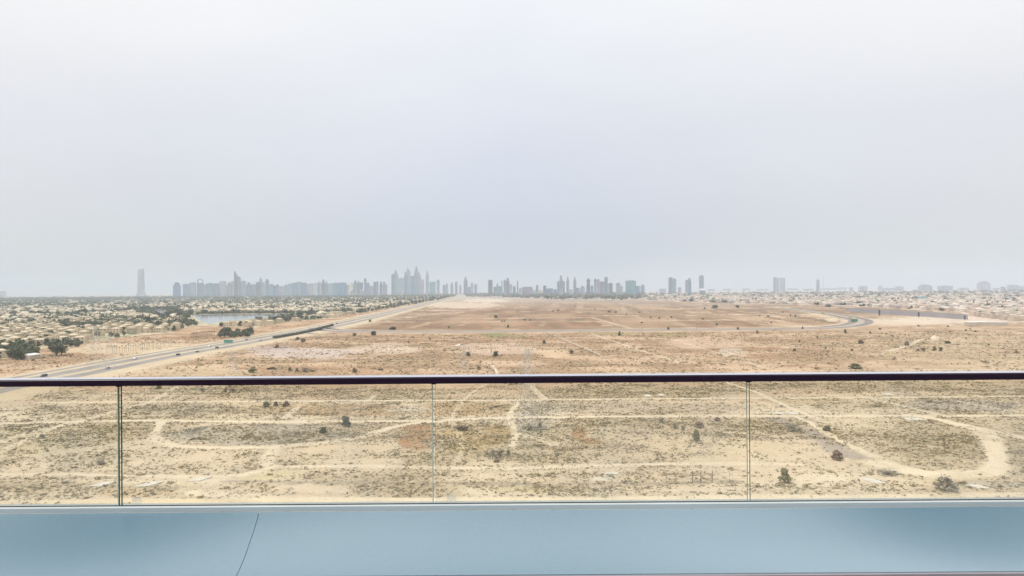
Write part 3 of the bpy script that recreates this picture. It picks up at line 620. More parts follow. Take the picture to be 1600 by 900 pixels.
# ------------------------------------------------------------------ villas
villa_wall = mat("villa render", (.52, .435, .31), .9, .1, .3, rnd=.14); villa_roof = mat("villa roof screed", (.56, .47, .34), .9, .12, .3, rnd=.14)
villa_wallR = mat("pale pink villa render", (.48, .39, .31), .9, .1, .3, rnd=.2); villa_roofR = mat("pale villa roof", (.53, .46, .38), .9, .12, .3, rnd=.25)
vglass = mat("dark window glass", (.05, .06, .07), .2, .1, 1, spec=.5)
def villa_kit(v, wallm, roofm):
    wl = MB(); rf = MB(); wn_ = []
    blocks = [[(0, 0, 12, 10, 6.6), (7, -2, 6, 7, 3.6), (-3, 3.5, 5, 5, 8.2)], [(0, 0, 10, 12, 6.8), (-7, 1, 6, 8, 3.8), (2, -5, 4, 3, 4)], [(0, 0, 15, 9, 6.4), (3, 3, 6, 6, 8), (-9.5, 0, 5, 6, 3.4)]][v]
    for i, (bx_, by_, sx, sy, hh) in enumerate(blocks):
        wl.box(bx_, by_, 0, sx, sy, hh)
        for dx, dy, ex, ey in ((0, sy / 2 - .15, sx, .3), (0, -sy / 2 + .15, sx, .3), (sx / 2 - .15, 0, .3, sy - .6), (-sx / 2 + .15, 0, .3, sy - .6)):
            wl.box(bx_ + dx, by_ + dy, hh, ex, ey, .5 + i * .01)
        if i == 0 and v != 1: rf.box(bx_, by_, hh + .004, sx - .7, sy - .7, 1.7, 0, .3)
        else: rf.box(bx_, by_, hh + .004, sx - .7, sy - .7, .2)
    bx_, by_, sx, sy, hh = blocks[0]
    for k_ in (-.3, .0, .3):
        for z in (1.0, 4.2): wn_.append((k_ * sx, -sy / 2 - .03, z, 1.6, .08, 1.5))
    wn_.append((sx / 2 + .03, 2, 4.2, .08, 1.4, 1.4))
    return wl.mesh("villa wall", wallm), rf.mesh("villa roof", roofm), wn_
VK = [villa_kit(i, villa_wall, villa_roof) for i in range(3)]; VKR = [villa_kit(i, villa_wallR, villa_roofR) for i in range(3)]
WIN = {}
def win_mesh(d):
    key = d[3:]
    if key not in WIN: WIN[key] = MB().box(0, 0, 0, *key).mesh("villa window", vglass)
    return WIN[key]
cand = []; rowid = [0]
def rows(poly, y0, y1, xs, ys, side):
    for yb in np.arange(y0, y1, ys):
        grow = 1 + max(0, yb - 2500) / 5000; 
        X = np.arange(-1.6 * yb if side == 'L' else -.1 * yb, .05 * yb if side == 'L' else 1.45 * yb, xs * grow)
        Y = yb + 35 * np.sin(X / 170 + yb / 400) + RNG.uniform(-4, 4, len(X)); X = X + RNG.uniform(-3, 3, len(X))
        u, v = PX(X, Y); ok = in_poly(poly, u, v)
        for L in LAKES:
            gl = GP(L); ok &= ~(in_poly(L, u, v) | (dist_poly(np.vstack([gl, gl[:1]]), X, Y) < 30) | in_poly([(a, b + 5.5) for a, b in L], u, v))
        ok &= (dist_poly(gHWY, X, Y) > 75) & ~in_poly([(290, 489.6), (495, 488.2), (500, 496), (430, 500.5), (345, 510), (320, 513), (290, 503)], u, v)
        ok &= fbm(X, Y, 150, 120, 2, 55) > .36
        rowid[0] += 1
        for x, y, a in zip(X[ok], Y[ok], u[ok]): cand.append((x, y, side, grow, rowid[0], a))
yy = 560
while yy < 6500:
    rows(COM_L, yy, yy + 1, 19, 5, 'L'); yy += 34 if yy < 2500 else 60 * (yy / 2500)
yy = 1050
while yy < 7500:
    rows(COM_R, yy, yy + 1, 18, 5, 'R'); yy += 40 if yy < 2500 else 70 * (yy / 2500)
yy = 3700
while yy < 8000:
    keep_ = cand[:]; rows(COM_M, yy, yy + 1, 46, 5, 'R'); yy += 240
cand.sort(key=lambda t: t[0] ** 2 + t[1] ** 2 if abs(t[0]) < t[1] * .82 else 1e12)
NV = 290
#print("villas", len(cand))
place = {}
for sd_ in 'LR':
    rids = sorted({c[4] for c in cand[:NV] if c[2] == sd_})
    for a, rid in enumerate(rids):
        for b_, c in enumerate(sorted([c for c in cand[:NV] if c[4] == rid], key=lambda c: c[5])): place[c[:2]] = (a + 1, b_ + 1)
for i, (x, y, sd_, gr, _r, _u) in enumerate(cand[:NV]):
    kit = (VK if sd_ == 'L' else VKR)[random.randrange(3)]
    ra, ca = place[(x, y)]
    lab = f"sand coloured villa, {nth(ca)} from left in {nth(ra)} row from the front" if sd_ == 'L' else f"pale beige villa behind the grey wall, {nth(ca)} from left in {nth(ra)} row"
    o = thing("villa", lab, "house", (x, y, 0), random.choice([0, 1.571, 3.142, 0]) + random.uniform(-.15, .15), "villas of the left community" if sd_ == 'L' else "villas behind the grey wall")
    link("wall", kit[0], o); link("roof", kit[1], o)
    if i < 90:
        for d in kit[2]: link("window", win_mesh(d), o, d[:3])
def far_villas(side, wallm, name, label):
    mb = MB(); L = [c for c in cand[NV:] if c[2] == side]
    for x, y, _, gr, _r, _u in L:
        rz = random.uniform(-.2, .2); hh = random.uniform(6, 8.5); sx = random.uniform(10, 16) * gr; sy = random.uniform(9, 13); m_ = random.randrange(3)
        mb.box(x, y, 0, sx, sy, hh, rz, 1, m_); mb.box(x, y, hh, sx * .9, sy * .9, random.choice([.4, 2.0]), rz, .5, m_)
        if random.random() < .5: mb.box(x + sx * .5, y - 3, 0, 6, 6, 3.8, rz, 1, m_)
    tag(link(name, mb.mesh(name, *wallm)), label, None, None, 'stuff')
far_villas('L', (mat("far villa sand", (.54, .455, .33), .9, .12, .02), mat("far villa cream", (.62, .55, .43), .9, .12, .02), mat("far villa tan", (.44, .36, .26), .9, .12, .02)), "distant_villas", "mass of sand coloured villas reaching back to the left skyline")
far_villas('R', (mat("far villa pink", (.50, .39, .31), .9, .12, .02), mat("far villa white", (.60, .54, .46), .9, .12, .02), mat("far villa grey", (.36, .31, .27), .9, .12, .02)), "distant_houses", "mass of pale low houses reaching back to the right skyline")

# trees of the communities: the nearest as things, the rest as one mass
tp = []
for (poly, y0, y1, N, lo, hi) in ((COM_L, 560, 1500, 5200, -1.3, 0), (COM_L, 1500, 6500, 42000, -1.1, .0), (COM_R, 1100, 7000, 17000, .0, 1.3), (COM_M, 3600, 8000, 9000, -.1, .25)):
    Y = np.sqrt(RNG.uniform(y0 ** 2, y1 ** 2, N)); X = RNG.uniform(lo, hi, N) * Y; u, v = PX(X, Y)
    ok = in_poly(poly, u, v) & (dist_poly(gHWY, X, Y) > 45) & (fbm(X, Y, 60 if poly is COM_L else 80, 24, 3, 66) > (.50 if poly is COM_L else .53 if poly is COM_R else .44) + np.clip((Y - 1200) / 22000, 0, .12))
    ok &= ~in_poly([(290, 489.6), (495, 488.2), (500, 495.5), (430, 500), (345, 509), (320, 512), (290, 502)], u, v)
    for L in LAKES: ok &= ~in_poly([(a, b + 3 if b > 492 else b - .6) for a, b in L], u, v)
    tp += [(x, y, 'L' if poly is COM_L else 'R') for x, y in zip(X[ok], Y[ok])]
for L in LAKES:                                              # banks
    g = GP(L); g = np.vstack([g, g[:1]])
    for a_, b_ in zip(g[:-1], g[1:]):
        m_ = int(np.hypot(*(b_ - a_)) / 7)
        if b_[1] + a_[1] < 2 * g[:, 1].mean() and L is LAKES[0]: m_ = 0
        for t in range(m_):
            p = a_ + (b_ - a_) * (t / m_); out_ = p - g.mean(0); out_ /= np.linalg.norm(out_)
            q = p + out_ * random.uniform(16, 40); tp.append((q[0], q[1], 'L'))
tp.sort(key=lambda t: t[0] ** 2 + t[1] ** 2 if abs(t[0]) < t[1] * .82 else 1e12)
NT = 170
#print("trees", len(tp))
for x, y, sd_ in tp[:NT]:
    tree(x, y, "leafy garden tree between the sand coloured villas" if sd_ == 'L' else "garden tree beside the pale villas at right", "garden trees of the communities", random.uniform(.7, 1.15))
P = np.array([(x, y, 0) for x, y, _ in tp[NT:]]); P = P[P[:, 1] > 0]
dd = np.hypot(P[:, 0], P[:, 1]); nper = 26; r = np.random.default_rng(5)
sz = r.uniform(7, 13, len(P)) * (1 + dd / 6000)
P[:, 2] = 1.2
Vv, Fv_ = blades(P, sz, 1.0, nper, 9, .5)
fc = np.array([(.095, .11, .07), (.12, .13, .078), (.14, .14, .09), (.085, .10, .065)])[r.integers(0, 4, len(P))] * r.uniform(.8, 1.25, (len(P), 1))
tag(link("garden_greenery", np_mesh("garden_greenery", Vv, Fv_, tm, np.repeat(np.concatenate([fc, np.ones((len(P), 1))], 1), nper * 3, axis=0))),
    "far garden trees and hedges blending into a mass between the houses", None, None, 'stuff')
# dark tree groups
def grove(c, rx, ry, n_, label, group, s0=.9, s1=1.5):
    for i_, u in enumerate(sorted(c[0] + random.uniform(-rx, rx) for _ in range(n_))):
        v = c[1] + random.uniform(-ry, ry); g = G(u, v); tree(g.x, g.y, label + (f", {nth(i_ + 1)} from left" if n_ < 30 else ""), group, random.uniform(s0, s1), TREES[random.choice([1, 3, 0, 2])])
grove((18, 553), 34, 10, 60, "big dark tree in the thick grove at the far left", "grove at the far left", .8, 1.5)
grove((368, 523), 28, 5, 52, "dark tree in the compact grove between the lake and the highway", "grove between lake and highway", .65, 1.0)
grove((352, 518), 10, 2, 6, "dark tree in the compact grove between the lake and the highway", "grove between lake and highway", .5, .8)
g = G(88, 556); tree(g.x, g.y, "single broad dark tree standing alone at left beside the sand", None, 2.0, TREES[1]); g = G(96, 555); 
tree(g.x, g.y, "dark tree close against the right of the broad lone tree", None, 1.5, TREES[3])
grove((92, 541), 34, 2, 22, "dark tree in the short row above the lone broad tree", "short row of trees at left", .8, 1.2)
grove((415, 505), 14, 1.5, 6, "dark tree beside the highway right of the lake", "trees right of the lake", .8, 1.2)
for i in range(26):
    t = i / 25; u = 558 + (697 - 558) * t; g = G(u, 490.5 - 23 * t ** 1.06); tree(g.x - 8, g.y, f"dark tree in the belt lining the far highway, {nth(i + 1)} from the near end", "tree belt lining the far highway", 1.2 + t * 1.5)
for i in range(16):
    g = G(299 + i * 2.4 + random.uniform(-.6, .6), 528 - i * .25); tree(g.x, g.y, f"young palm in the row beside the compact grove, {nth(i + 1)} from left", "row of young palms", random.uniform(.75, 1), PALM, "palm_tree")
# grove under the middle skyline
def far_clump(px0, px1, y0, y1, n_, label):
    for i_, u in enumerate(sorted(random.uniform(px0, px1) for _ in range(n_))):
        g = G(u, random.uniform(y0, y1)); tree(g.x, g.y, label + f", {nth(i_ + 1)} from left", "far trees under the skyline", random.uniform(1.6, 2.6))
far_clump(846, 882, 466, 469, 14, "dark tree in the clump below the blue twin-shouldered tower")
far_clump(884, 925, 465.5, 468, 12, "dark tree among white roofs under the middle skyline"); far_clump(945, 975, 466, 470, 10, "dark tree in the clump at the skyline's right end")

# long hedge in the highway
hp = GP([(420, 529), (450, 524), (480, 518), (514, 509)])
pts = []
for a_, b_ in zip(hp[:-1], hp[1:]):
    m_ = int(np.hypot(*(b_ - a_)) / 1.4); pts += [a_ + (b_ - a_) * t / m_ for t in range(m_)]
pts = np.array(pts) + np.array([7, 0]); hx = thing("roadside_hedge", "long dark clipped hedge lining the highway near the cross road", "hedge", (pts[0][0], pts[0][1], 0))
Vh, Fh = blades(np.column_stack([pts - pts[0] + RNG.normal(0, .8, pts.shape), np.full(len(pts), .6)]), np.full(len(pts), 4.2), 1.15, 40, 4)
link("foliage", np_mesh("hedge foliage", Vh, Fh, GREENS['dark']), hx)

# ------------------------------------------------------------------ skyline
TONE = {
 'blue': facade("blue glass facade", (.09, .16, .25), (.035, .10, .19)), 'dblue': facade("deep blue glass facade", (.12, .20, .28), (.05, .13, .23)),
 'grey': facade("grey facade", (.145, .185, .245), (.06, .10, .16)), 'teal': facade("teal glass facade", (.14, .25, .27), (.06, .16, .19)),
 'pale': facade("pale facade", (.34, .36, .39), (.17, .20, .25)), 'pink': facade("pinkish facade", (.28, .26, .30), (.14, .14, .19)),
 'dark': facade("dark facade", (.13, .14, .16), (.06, .065, .08)), 'cream': facade("cream facade", (.60, .54, .40), (.35, .32, .26))}
WORD = {'blue': "blue grey", 'dblue': "deep blue glass", 'grey': "grey", 'teal': "teal green", 'pale': "pale", 'pink': "pinkish", 'dark': "dark grey", 'cream': "cream"}
roofm = mat("roof plant", (.3, .3, .31), .9)
def tower(x0, x1, yt, D, typ, tone, label, group):
    Xa, Xb = xat(x0, 455, D), xat(x1, 455, D); w_ = Xb - Xa; cx = (Xa + Xb) / 2; h = ztop((x0 + x1) / 2, yt, D)
    dp = min(max(w_ * .8, 22), 45); m = TONE[tone]
    o = thing("tower" if h > 45 else "building", label, "tower" if h > 45 else "building", (cx, D, 0), 0, group)
    bd = MB(); tp_ = MB(); tn = "roof_plant"
    if typ == 'slab': bd.box(0, 0, 0, w_, dp, h * .97); tp_.box(w_ * .05, 0, h * .97, w_ * .55, dp * .5, h * .03)
    elif typ == 'step': bd.box(0, 0, 0, w_, dp, h * .8); tn = "upper_storeys"; tp_.box(0, 0, h * .8, w_ * .62, dp * .7, h * .17).box(0, 0, h * .97, w_ * .25, dp * .3, h * .03)
    elif typ == 'point': bd.box(0, 0, 0, w_, dp, h * .74); tn = "spire"; tp_.box(0, 0, h * .74, w_ * .92, dp * .9, h * .19, 0, .32).tube((0, 0, h * .93), (0, 0, h), max(w_ * .07, 2), .8, 6)
    elif typ == 'sail':
        k_ = 9; pr = [(-w_ / 2, 0), (w_ / 2, 0)] + [(w_ / 2 - w_ * .62 * (i / k_) ** 2.2 - 0, h * (.55 + .43 * i / k_)) for i in range(k_ + 1)] + [(-w_ / 2, h * .78)]
        bd.prism(pr, -dp / 2, dp / 2); tn = "mast"; tp_.tube((-w_ * .1, 0, h * .9), (-w_ * .1, 0, h * 1.01), 2.2, 1, 6)
    elif typ == 'slant': bd.prism([(-w_ / 2, 0), (w_ / 2, 0), (w_ / 2, h * .80), (-w_ / 2, h)], -dp / 2, dp / 2); tp_.box(0, 0, h * .3, w_ * 1.12, dp * .5, 4); tn = "sky_terrace"
    elif typ == 'ring':
        bd.box(0, 0, 0, w_ * .86, dp, h * .78); tn = "roof_ring"; n_ = 20
        for i in range(n_):
            a0, a1 = 2 * math.pi * i / n_, 2 * math.pi * (i + 1) / n_; ra, rz_ = w_ * .46, h * .135
            tp_.tube((math.cos(a0) * ra, 0, h * .86 + math.sin(a0) * rz_), (math.cos(a1) * ra, 0, h * .86 + math.sin(a1) * rz_), w_ * .09, None, 5)
    elif typ == 'thin': bd.box(0, 0, 0, w_, w_, h * .86, 0, .8); tn = "mast"; tp_.tube((0, 0, h * .86), (0, 0, h), w_ * .18, w_ * .05, 6)
    elif typ == 'head': bd.box(0, 0, 0, w_ * .62, dp * .7, h * .8); tn = "crown"; tp_.box(0, 0, h * .8, w_ * .7, dp * .8, h * .1, 0, 1.35).box(0, 0, h * .9, w_ * .5, dp * .5, h * .1)
    elif typ == 'dome':
        bd.box(0, 0, 0, w_, dp * 2, h * .35); tn = "dome"; n_ = 12
        pr = [(math.cos(math.pi * i / n_) * w_ * .5, h * .35 + math.sin(math.pi * i / n_) * h * .65) for i in range(n_ + 1)]; tp_.prism(pr[::-1], -dp, dp)
    elif typ == 'flare': bd.box(0, 0, 0, w_ * 1.9, dp, h * .17, 0, .62).box(0, 0, h * .17, w_ * 1.16, dp * .7, h * .8, 0, .82); tn = "side_fin"; tp_.box(w_ * .47, 0, h * .16, w_ * .12, dp * .3, h * .84)
    if h > 90 and typ not in ('flare', 'dome'):
        link("podium", MB().box(0, -dp * .2, 0, w_ * 1.25, dp * 1.6, h * .05).mesh("podium", m), o)
    link("body", bd.mesh("body", m), o); link(tn, tp_.mesh(tn, roofm if tn == 'roof_plant' else m), o)
    return o
ORD = ["first", "second", "third", "fourth", "fifth", "sixth", "seventh", "eighth", "ninth", "tenth", "eleventh", "twelfth", "thirteenth", "fourteenth", "fifteenth", "sixteenth"]
SHAPE = {'slab': "slab tower", 'step': "stepped tower", 'point': "tower with a pointed spire", 'sail': "sail-shaped tower", 'slant': "tower with slanting top", 'ring': "tower with open ring top",
         'thin': "needle-thin tower", 'head': "tower with a wide crown", 'dome': "domed hall", 'flare': "tapering tower with flared base"}
SKY = [
 ("lone", "alone far left of the main skyline", 8600, [(216.4, 224.6, 419.5, 'flare', 'pale')]),
 ("left", "left end of the skyline", 7300, [(272, 281, 441, 'step', 'blue'), (287, 294.5, 443.5, 'slab', 'blue'), (297, 305.5, 441, 'slab', 'grey'), (308.5, 317.5, 436, 'ring', 'grey'),
   (319.5, 324, 444, 'slab', 'blue'), (324, 331.5, 442, 'slab', 'teal'), (333, 342, 442.5, 'slab', 'grey'), (344, 352.5, 439, 'slab', 'pink'), (355, 362, 441, 'step', 'pink'), (361, 366.3, 439, 'slab', 'pink')]),
 ("left2", "group round dark slanting spire", 7300, [(366.6, 371.5, 423.5, 'slant', 'dark'), (370.5, 375.5, 432, 'slab', 'blue'), (376, 383.5, 438.5, 'slab', 'grey'), (385.5, 392, 441, 'step', 'blue'), (393, 400, 444, 'slab', 'grey'),
   (401, 406, 440.5, 'slab', 'dark'), (405.7, 409.3, 431, 'thin', 'grey'), (408.5, 414, 441, 'slab', 'teal'), (414.5, 420.5, 436, 'head', 'grey'), (420.5, 426.5, 443.5, 'slab', 'dblue'), (427, 431.5, 446, 'slab', 'blue'), (431, 436.5, 444, 'step', 'grey')]),
 ("left3", "left of broad blue block", 7600, [(437, 445, 447, 'slab', 'pale'), (445.5, 450, 444.5, 'slab', 'dblue'), (449.5, 457, 443, 'step', 'grey'), (457, 464, 441.5, 'slab', 'blue'), (464, 471, 440, 'slab', 'teal'), (471, 478.5, 441.5, 'slab', 'blue'), (480, 488, 443, 'slab', 'pink'), (488, 496, 442, 'slab', 'pale'),
   (497, 500, 437.5, 'thin', 'grey'), (501, 503.2, 441, 'slab', 'pale'), (503.2, 507.6, 436.5, 'step', 'grey'), (508.5, 512, 437.5, 'point', 'grey'), (512, 520, 442.5, 'slab', 'teal'), (520.5, 527, 441.5, 'slab', 'blue')]),
 ("left4", "broad blue block to dome", 7000, [(527.5, 540.5, 441.2, 'slab', 'dblue'), (541.5, 544.5, 445, 'slab', 'pale'), (545.2, 551.5, 442.5, 'slab', 'cream'), (549, 568, 451, 'dome', 'pale'), (552.5, 558, 438, 'step', 'teal'), (558.5, 562, 437, 'thin', 'teal'), (562, 567, 441, 'slab', 'blue')]),
 ("left5", "between dome and tallest cluster", 7400, [(568.6, 573, 434.5, 'head', 'grey'), (572, 577, 441.5, 'slab', 'blue'), (577, 583, 446.5, 'slab', 'grey'), (584, 587.6, 440, 'slab', 'grey'), (588, 591.3, 439.5, 'slab', 'grey'), (593.5, 597.3, 439.5, 'step', 'blue'), (598.5, 602, 440, 'slab', 'grey'), (602.3, 605, 444, 'slab', 'pink')]),
 ("tall", "tallest cluster in the skyline", 8400, [(612, 616.5, 428, 'slab', 'grey'), (615.5, 622.5, 420.5, 'sail', 'teal'), (622.5, 630.5, 434, 'slab', 'grey'), (631.5, 637, 424, 'step', 'blue'), (636.5, 641.3, 417.3, 'slant', 'dblue'), (642, 648, 430.5, 'slab', 'blue'), (647.8, 653.8, 413.5, 'point', 'grey'),
   (652.5, 658.5, 423.5, 'sail', 'grey'), (657.5, 662.5, 436.5, 'slab', 'pink'), (665.4, 670.4, 421, 'point', 'grey'), (671.5, 680.5, 440, 'slab', 'teal'), (681.5, 688, 437, 'head', 'grey')]),
 ("mid", "right of the tallest cluster", 8000, [(692, 696, 445, 'slab', 'grey'), (696.4, 700.3, 441, 'thin', 'teal'), (704, 708.2, 441, 'step', 'grey'), (711.2, 714.8, 440, 'slab', 'grey'), (717.8, 721, 443.5, 'thin', 'grey'), (724.7, 730.6, 431, 'point', 'grey'), (731, 735, 448, 'slab', 'blue'), (735.2, 739.4, 440.5, 'step', 'pink'), (741, 745.6, 444, 'slab', 'pink')]),
 ("mid2", "around the dark grey slab", 6300, [(763, 769.6, 437, 'slab', 'dark'), (771, 776, 448, 'slab', 'teal'), (775.6, 779, 441.5, 'thin', 'blue'), (779, 783.5, 447, 'slab', 'teal'), (783.6, 785.3, 435.5, 'thin', 'dark'), (787, 791, 437, 'slab', 'pink'), (791, 796, 434, 'step', 'grey'), (796, 800.5, 444, 'slab', 'pale'), (801.5, 805.6, 447, 'slab', 'grey'), (807.6, 810, 436.5, 'thin', 'grey'),
   (811, 815.5, 450, 'slab', 'pale'), (816, 832, 448, 'slab', 'pink'), (832.5, 848, 453, 'slab', 'cream'), (837.6, 841, 445, 'slab', 'teal')]),
 ("tec", "around twin-shouldered blue tower", 6200, [(848.8, 853.4, 446, 'slab', 'dark'), (853.6, 864, 450.5, 'slab', 'blue'), (848.5, 863.6, 455.5, 'slab', 'cream'), (865, 870, 452, 'slab', 'grey'), (870.8, 882.2, 439, 'slab', 'blue'), (874, 879.2, 430, 'step', 'pale'), (885, 889.2, 430.5, 'point', 'pink'), (896, 900.2, 430.5, 'point', 'grey'), (889.6, 895, 452, 'slab', 'pale'), (897, 905, 449.5, 'slab', 'grey'), (906.2, 914, 447, 'step', 'pale')]),
 ("tec2", "left of broad teal block", 6200, [(916, 922.8, 435, 'head', 'grey'), (916.5, 922, 444.5, 'slab', 'blue'), (923, 927.2, 446, 'slab', 'blue'), (928, 932, 435, 'head', 'grey'), (932.2, 936.8, 436, 'slab', 'pink'), (937, 944, 439.5, 'slab', 'pink'), (944.6, 949.4, 432.3, 'slab', 'teal'), (944, 951, 443, 'slab', 'pale'), (951.6, 957, 442, 'slab', 'grey'), (961.5, 970, 442, 'head', 'pink'), (963, 972.5, 446.5, 'slab', 'pale')]),
 ("tec3", "right end of the skyline", 6200, [(978, 993, 438, 'slab', 'teal'), (994, 999.2, 446.5, 'slab', 'blue'), (1001, 1007, 444.5, 'step', 'grey')]),
 ("right", "scattered above right houses", 6600, [(1045, 1050.5, 433, 'slab', 'grey'), (1050, 1056, 435, 'slab', 'teal'), (1071, 1075.6, 437, 'slab', 'blue'), (1075.4, 1079.6, 434, 'step', 'blue'), (1093, 1099, 430, 'slab', 'blue'), (1060, 1064, 449, 'slab', 'pale'), (1030, 1040, 451, 'slab', 'pale')]),
 ("right2", "faint set of four, right", 9500, [(1208.8, 1212.3, 432.5, 'slab', 'grey'), (1213.5, 1217, 433.5, 'slab', 'dark'), (1219, 1222.5, 433.5, 'slab', 'dark'), (1223.8, 1226.4, 434, 'slab', 'grey')]),
 ("right3", "faint along right horizon", 8800, [(1276, 1280, 434, 'thin', 'teal'), (1373, 1378, 446.5, 'slab', 'pale'), (1378, 1400, 450, 'slab', 'teal'), (1400, 1411, 447.5, 'slab', 'pale'), (1328, 1332, 449, 'slab', 'grey'), (1342, 1354, 447, 'slab', 'pale'), (1436, 1455, 444.5, 'step', 'grey'), (1466, 1471.5, 446.5, 'slab', 'grey'), (1474, 1479.5, 446, 'slab', 'blue'), (1481, 1487.5, 446.5, 'slab', 'blue')]),
 ("right4", "faint at far right horizon", 8800, [(1498, 1512, 449.5, 'slab', 'pale'), (1528, 1546, 439.5, 'step', 'pink'), (1552.5, 1561, 450, 'slab', 'blue'), (1563.5, 1571.5, 448, 'head', 'dark'), (1575, 1590, 445, 'slab', 'grey'), (1592, 1620, 447, 'slab', 'pink'), (0, 8, 455, 'slab', 'pink')]),
 ("low", "low blocks, right horizon", 12500, [(1106, 1116, 451.6, 'slab', 'grey'), (1130, 1142, 451.1, 'slab', 'grey'), (1160, 1172, 450.6, 'slab', 'blue'), (1182, 1200, 451.4, 'slab', 'pale'), (1230, 1246, 450.6, 'slab', 'grey'), (1255, 1270, 451.2, 'slab', 'pale'), (1284, 1306, 450.1, 'slab', 'pink'), (1308, 1322, 449.1, 'slab', 'grey')]),
]
for key, where, D, rows_ in SKY:
    for i, (x0, x1, yt, typ, tone) in enumerate(rows_):
        lab = f"{WORD[tone]} {SHAPE[typ]}, " + (where if len(rows_) == 1 else f"{ORD[i]} from left, {where}")
        tower(x0, x1, yt, D * (1 + ((i * 7) % 5 - 2) * .055), typ, tone, lab, None if len(rows_) == 1 else where)
# crane beside the faint right tower
ck = thing("tower_crane", "faint tower crane at right horizon", "crane", (xat(1281, 450, 8800), 8700, 0)); cm = mat("crane steel", (.45, .45, .44), .7)
hC = ztop(1281, 431.5, 8700); link("mast", MB().box(0, 0, 0, 4, 4, hC).mesh("mast", cm), ck); link("jib", MB().box(8, 0, hC, 60, 3, 3).box(-28, 0, hC - 6, 8, 4, 6).mesh("jib", cm), ck)
# white screen-like block
bt = thing("white_building", "bright white block below the rightmost blue tower", "building", (xat(1097.5, 452, 5200), 5200, 0)); zz = ztop(1097, 450.8, 5200); z2 = ztop(1097, 453.8, 5200)
link("wall", MB().box(0, 0, 0, 40, 30, z2).mesh("wall", TONE['grey']), bt); link("white_cladding", MB().box(0, 0, z2, 36, 30, zz - z2).mesh("white cladding", mat("white cladding", (.88, .88, .87), .4, .02)), bt)
# sheds and white roofs under the skyline
white = mat("white sheet roof", (.74, .73, .70), .7, .1, .05); tan = mat("shed wall", (.48, .43, .36), .9, .1, .1)
def shed(px0, px1, py, hh, dp, label, roof=white, wall=tan):
    a_, b_ = G(px0, py), G(px1, py); o = thing("warehouse", label, "warehouse", ((a_.x + b_.x) / 2, (a_.y + b_.y) / 2 + dp / 2, 0), math.atan2(b_.y - a_.y, b_.x - a_.x))
    L = (b_ - a_).length; link("wall", MB().box(0, 0, 0, L, dp, hh).mesh("wall", wall), o)
    link("roof", MB().prism([(-L / 2 - .5, hh + .01), (L / 2 + .5, hh + .01), (L / 2 + .5, hh + .5), (0, hh + 1.6), (-L / 2 - .5, hh + .5)], -dp / 2, dp / 2).mesh("roof", roof), o); return o
shed(1516, 1576, 508.5, 4.5, 14, "long low white roofed shed right of the grey wall"); shed(886, 898, 468, 6, 30, "white roofed shed among trees under the middle skyline")
shed(901, 908, 467, 6, 30, "small white roofed shed right of another under the skyline"); shed(946, 957, 470, 6, 30, "white roofed shed in the clump at the skyline's right end")
shed(1091, 1115, 466.5, 7, 30, "long white roofed shed at the front of the right houses"); shed(1137, 1150, 472, 9, 26, "blue grey shed at the front edge of the right houses", mat("blue roof", (.25, .29, .38), .7), mat("blue wall", (.2, .23, .33), .8))
shed(768, 780, 465, 8, 30, "white shed beneath the lone dark grey slab"); shed(1437, 1452, 469, 14, 40, "teal green block amid the right houses", mat("teal roof", (.25, .36, .36), .7), mat("teal wall", (.2, .33, .33), .8))
shed(30, 47, 562, 3.5, 12, "pale flat roofed shed beside the grove at far left", white)
shed(1560, 1598, 497.5, 5, 20, "grey flat building at the far right edge", mat("grey roof", (.45, .44, .44), .8), mat("grey wall b", (.28, .28, .3), .8))

# ------------------------------------------------------------------ grey boundary wall at right, with totems
gw = GP([(1322, 487), (1390, 491.5), (1450, 495.2), (1512, 499.5)]); wmb = MB(); cop = MB(); o0 = gw[0]
gwm = mat("grey rendered wall", (.30, .29, .31), .9, .12, .02)
wt = thing("boundary_wall", "long tall grey wall in front of the right houses", "wall", (o0[0], o0[1], 0))
for a_, b_ in zip(gw[:-1], gw[1:]):
    m_ = (a_ + b_) / 2 - o0; L = np.hypot(*(b_ - a_)); rz = math.atan2(*(b_ - a_)[::-1]); wmb.box(m_[0], m_[1], 0, L + .3, .6, 9.5, rz); cop.box(m_[0], m_[1], 9.5, L + .3, 1.2, .35, rz)
link("wall", wmb.mesh("wall", gwm), wt); link("coping", cop.mesh("coping", mat("light coping", (.6, .57, .53), .9)), wt)
tot = mat("dark totem board", (.06, .06, .075), .6); redm = mat("red plinth", (.35, .06, .05), .7)
for px, py, hh, lab in ((1374, 494.5, 10.5, "tall dark totem board with red foot before the grey wall"), (1435.5, 496, 8, "dark totem board midway along the grey wall"), (1507.5, 500, 7, "dark totem board at the right end of the grey wall")):
    g = G(px, py); sc = g.y / 1000; o = thing("totem_sign", lab, "sign", g, 0, "totem boards before the grey wall"); hh_ = hh * sc
    link("board", MB().box(0, 0, hh_ * .25, 2.6 * sc, .5, hh_ * .75).mesh("board", tot), o); link("post", MB().box(-.6 * sc, 0, 0, .5, .4, hh_ * .25).box(.6 * sc, 0, 0, .5, .4, hh_ * .25).mesh("post", redm if px == 1374 else tot), o)
